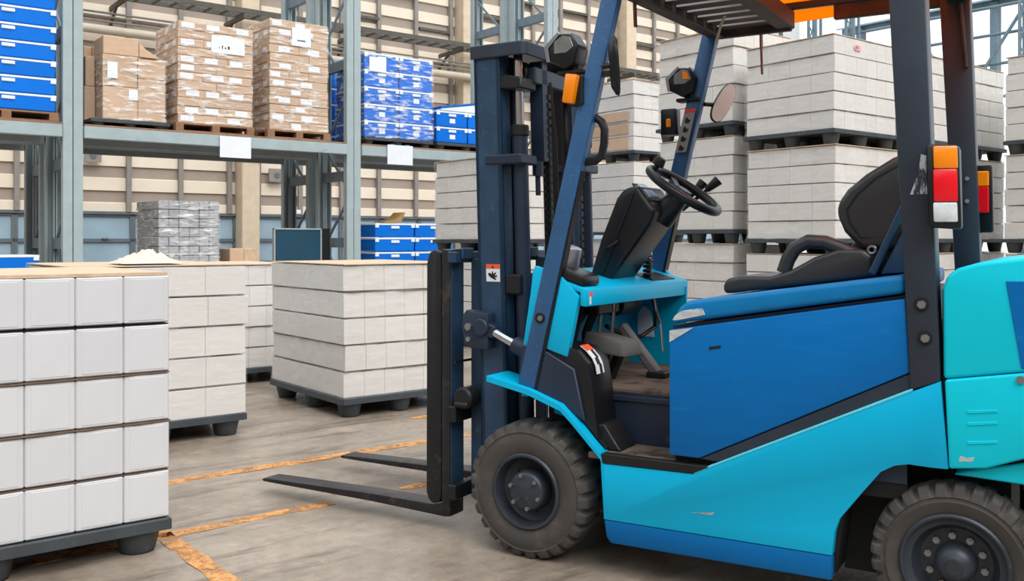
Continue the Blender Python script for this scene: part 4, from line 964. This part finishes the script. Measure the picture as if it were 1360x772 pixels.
# far pillar decal strip with pictograms
def fpx(z, off): return ga(z) - .05 + off
dec = MB().hexa([(fpx(1.58, -.038), -.404, 1.58), (fpx(1.58, -.038), -.440, 1.58), (fpx(1.58, -.036), -.440, 1.58), (fpx(1.58, -.036), -.404, 1.58)], [(fpx(1.78, -.038), -.404, 1.78), (fpx(1.78, -.038), -.440, 1.78), (fpx(1.78, -.036), -.440, 1.78), (fpx(1.78, -.036), -.404, 1.78)])
zz0, zz1 = 1.585, 1.775
P('decal_strip', MB().prism([(fpx(zz0, .024), zz0), (fpx(zz0, -.026), zz0), (fpx(zz1, -.026), zz1), (fpx(zz1, .024), zz1)], -.405, -.4035), 'steel', smooth=False)
P('decal_heading', MB().prism([(fpx(1.757, .024), 1.757), (fpx(1.757, -.026), 1.757), (fpx(1.775, -.026), 1.775), (fpx(1.775, .024), 1.775)], -.4034, -.4028), 'redink', smooth=False)
for i in range(4):
    zc = 1.605 + i * .04; xc = fpx(zc, 0)
    P('decal_pictogram', MB().prism([(xc + .013, zc - .012), (xc - .004, zc - .014), (xc - .016, zc + .0), (xc - .004, zc + .004), (xc + .002, zc + .014), (xc + .010, zc + .006)], -.4034, -.4026), 'ink', smooth=False)
# --- mast
def mx(z): return .028 * (z - .4)
def tilted(m):
    m.v = [(x + mx(z_), y, z_) for x, y, z_ in m.v]; return m
ZT = 1.965
for s in (1, -1):
    f = lambda a, b: tuple(sorted((a * s, b * s)))
    oy = f(.325, .345); m = MB().box(.168, .292, oy[0], oy[1], .09, ZT)
    y2 = f(.265, .345)
    m.box(.270, .292, y2[0], y2[1], .09, ZT).box(.168, .190, y2[0], y2[1], .09, ZT); P('mast_outer_rail', tilted(m), 'navy_l', .004)
    y3 = f(.235, .255); y4 = f(.20, .255); m = MB().box(.165, .285, y3[0], y3[1], .11, ZT - .02).box(.263, .285, y4[0], y4[1], .11, ZT - .02).box(.165, .187, y4[0], y4[1], .11, ZT - .02)
    P('mast_inner_rail', tilted(m), 'black', .004)
    yc = .285 * s
    P('lift_cylinder', tilted(MB().cyl((.115, yc, .12), (.115, yc, 1.62), .032, 18)), 'navy', .0)
    P('lift_rod', tilted(MB().cyl((.115, yc, 1.62), (.115, yc, ZT - .02), .019, 14)), 'chrome')
    P('cylinder_gland', tilted(MB().cyl((.115, yc, 1.615), (.115, yc, 1.66), .038, 18)), 'black', .004)
    yb = f(.215, .352); P('mast_bracket', tilted(MB().box(.075, .245, yb[0], yb[1], 1.500, 1.540)), 'navy', .006)
    yk = f(.22, .36); P('rod_head_block', tilted(MB().prism([(.07, 1.80), (.07, 1.845), (.15, 1.86), (.20, 1.85), (.20, 1.81), (.15, 1.80)], yk[0] if s > 0 else yk[0], yk[1] - .02)), 'black', .006)
    # roller near the top
    P('mast_roller', tilted(MB().cyl((.14, .20 * s, 1.88), (.14, .26 * s, 1.88), .05, 18)), 'black', .006)
    # lift chain on the inside
    m = MB()
    for i in range(40): m.box(.055, .085, .135 * s - .012, .135 * s + .012, .45 + i * .034, .45 + i * .034 + .022)
    for i in range(39): m.box(.062, .078, .135 * s - .006, .135 * s + .006, .472 + i * .034, .484 + i * .034)
    P('lift_chain', tilted(m), 'black')
    P('hydraulic_hose', tilted(MB().tube([(.07, .09 * s, .5), (.065, .09 * s, 1.1), (.06, .10 * s, 1.6), (.07, .12 * s, 1.85)], .016, 8)), 'navy_l' if s < 0 else 'plastic')
    P('chain_anchor', tilted(MB().cyl((.09, .19 * s, 1.46), (.09, .19 * s, 1.52), .022, 12).cyl((.09, .19 * s, 1.38), (.09, .19 * s, 1.46), .011, 8).box(.06, .12, .165 * s - .02, .165 * s + .02, 1.52, 1.93)), 'navy')
P('mast_top_plate', tilted(MB().prism([(.05, -.36), (.05, .33), (.065, .352), (.30, .352), (.30, -.36)], ZT, ZT + .018, 'z').prism([(.040, -.36), (.040, .335), (.058, .358), (.30, .358), (.30, .350), (.064, .350), (.050, .33), (.050, -.36)], ZT - .035, ZT + .020, 'z')), 'guard', .004)
P('mast_cross_beam', tilted(MB().box(.06, .13, -.34, .24, 1.83, 1.90)), 'guard', .006)
P('mast_cross_beam', tilted(MB().box(.17, .28, -.33, .33, .16, .30)), 'black', .006)
P('mast_cross_beam', tilted(MB().box(.10, .17, -.34, .34, .98, 1.06)), 'black', .006)
# warning sticker on the mast rail
st = P('warning_sticker', tilted(MB().box(.187, .252, .3448, .3460, 1.030, 1.100)), 'paper', smooth=False)
P('sticker_band', tilted(MB().box(.187, .252, .3460, .3466, 1.082, 1.100)), 'warn', smooth=False, parent=st)
P('sticker_triangle', tilted(MB().prism([(.214, 1.084), (.225, 1.084), (.2195, 1.096)], .3466, .3470)), 'ink', smooth=False, parent=st)
P('sticker_hand', tilted(MB().prism([(.243, 1.062), (.236, 1.066), (.226, 1.060), (.224, 1.070), (.219, 1.072), (.217, 1.060), (.208, 1.068), (.204, 1.064), (.212, 1.054), (.200, 1.056), (.200, 1.050), (.212, 1.047), (.204, 1.040), (.208, 1.036), (.220, 1.042), (.230, 1.046), (.240, 1.054)], .3466, .3470)), 'ink', smooth=False, parent=st)
# tilt cylinder and its bracket on the rail
P('tilt_bracket', MB().prism([(.345, .90), (.352, .85), (.335, .775), (.31, .762), (.225, .762), (.225, .905), (.33, .918)], .345, .405), 'navy', .008, 2)
for (bx_, bz_, br_) in ((.315, .85, .016), (.314, .80, .011)): P('bracket_bolt', MB().cyl((bx_, .405, bz_), (bx_, .416, bz_), br_, 6), 'steel')
P('tilt_clevis', MB().cyl((.255, .34, .85), (.255, .42, .85), .035, 16).bar((.255, .385, .85), (.20, .385, .83), .04, .05), 'navy', .004)
P('tilt_rod', MB().cyl((.215, .385, .835), (.10, .385, .785), .019, 14), 'chrome')
P('tilt_cylinder', MB().cyl((.115, .385, .79), (-.06, .385, .715), .034, 16), 'navy', .004)
P('tilt_mount', MB().prism([(.12, .80), (.06, .825), (.02, .80), (.02, .70), (.10, .68)], .30, .34), 'black', .008)
# --- carriage and forks
P('carriage_bar', MB().box(.385, .425, -.40, .40, 1.104, 1.150), 'navy_l', .004)
P('carriage_bar', MB().box(.385, .425, -.40, .40, .455, .52), 'black', .004)
P('carriage_bar', MB().box(.385, .425, -.40, .40, .14, .20), 'black', .004)
for y in (.27, -.27):
    P('carriage_plate', MB().box(.33, .386, y - .015, y + .015, .13, 1.12), 'navy_l', .004)
P('hose_reel', MB().cyl((.36, .31, .555), (.36, .39, .555), .045, 16).box(.33, .40, .30, .40, .515, .54), 'black', .008)
P('hose_line', MB().tube([(.40, .38, .70), (.38, .2, .70), (.30, .15, .70)], .006, 6), 'plastic')
def fork(y):
    w = .10
    m = MB()
    prof = [(.428, .062), (.428, 1.155), (.470, 1.160), (.470, .115), (.50, .102), (.85, .100), (1.49, .082), (1.505, .072), (1.49, .066), (.85, .066), (.46, .058)]
    P('fork', m.prism(prof, y - w, y), 'fork', .004, 2)
    P('shank_pad', MB().prism([(.471, .140), (.471, 1.10), (.480, 1.145), (.505, 1.158), (.532, 1.145), (.545, 1.10), (.548, .150), (.535, .118), (.515, .106), (.482, .112)], y - .035, y + .004), 'black', .008, 2)
    P('shank_face', MB().box(.4245, .429, y - w + .004, y - .004, .12, 1.15), 'navy_l', .002)
    P('fork_hook', MB().prism([(.470, 1.15), (.37, 1.165), (.37, 1.12), (.384, 1.12), (.384, 1.151), (.43, 1.151), (.43, 1.14)], y - w + .01, y - .01), 'navy_l', .003)
fork(.375); fork(-.17)
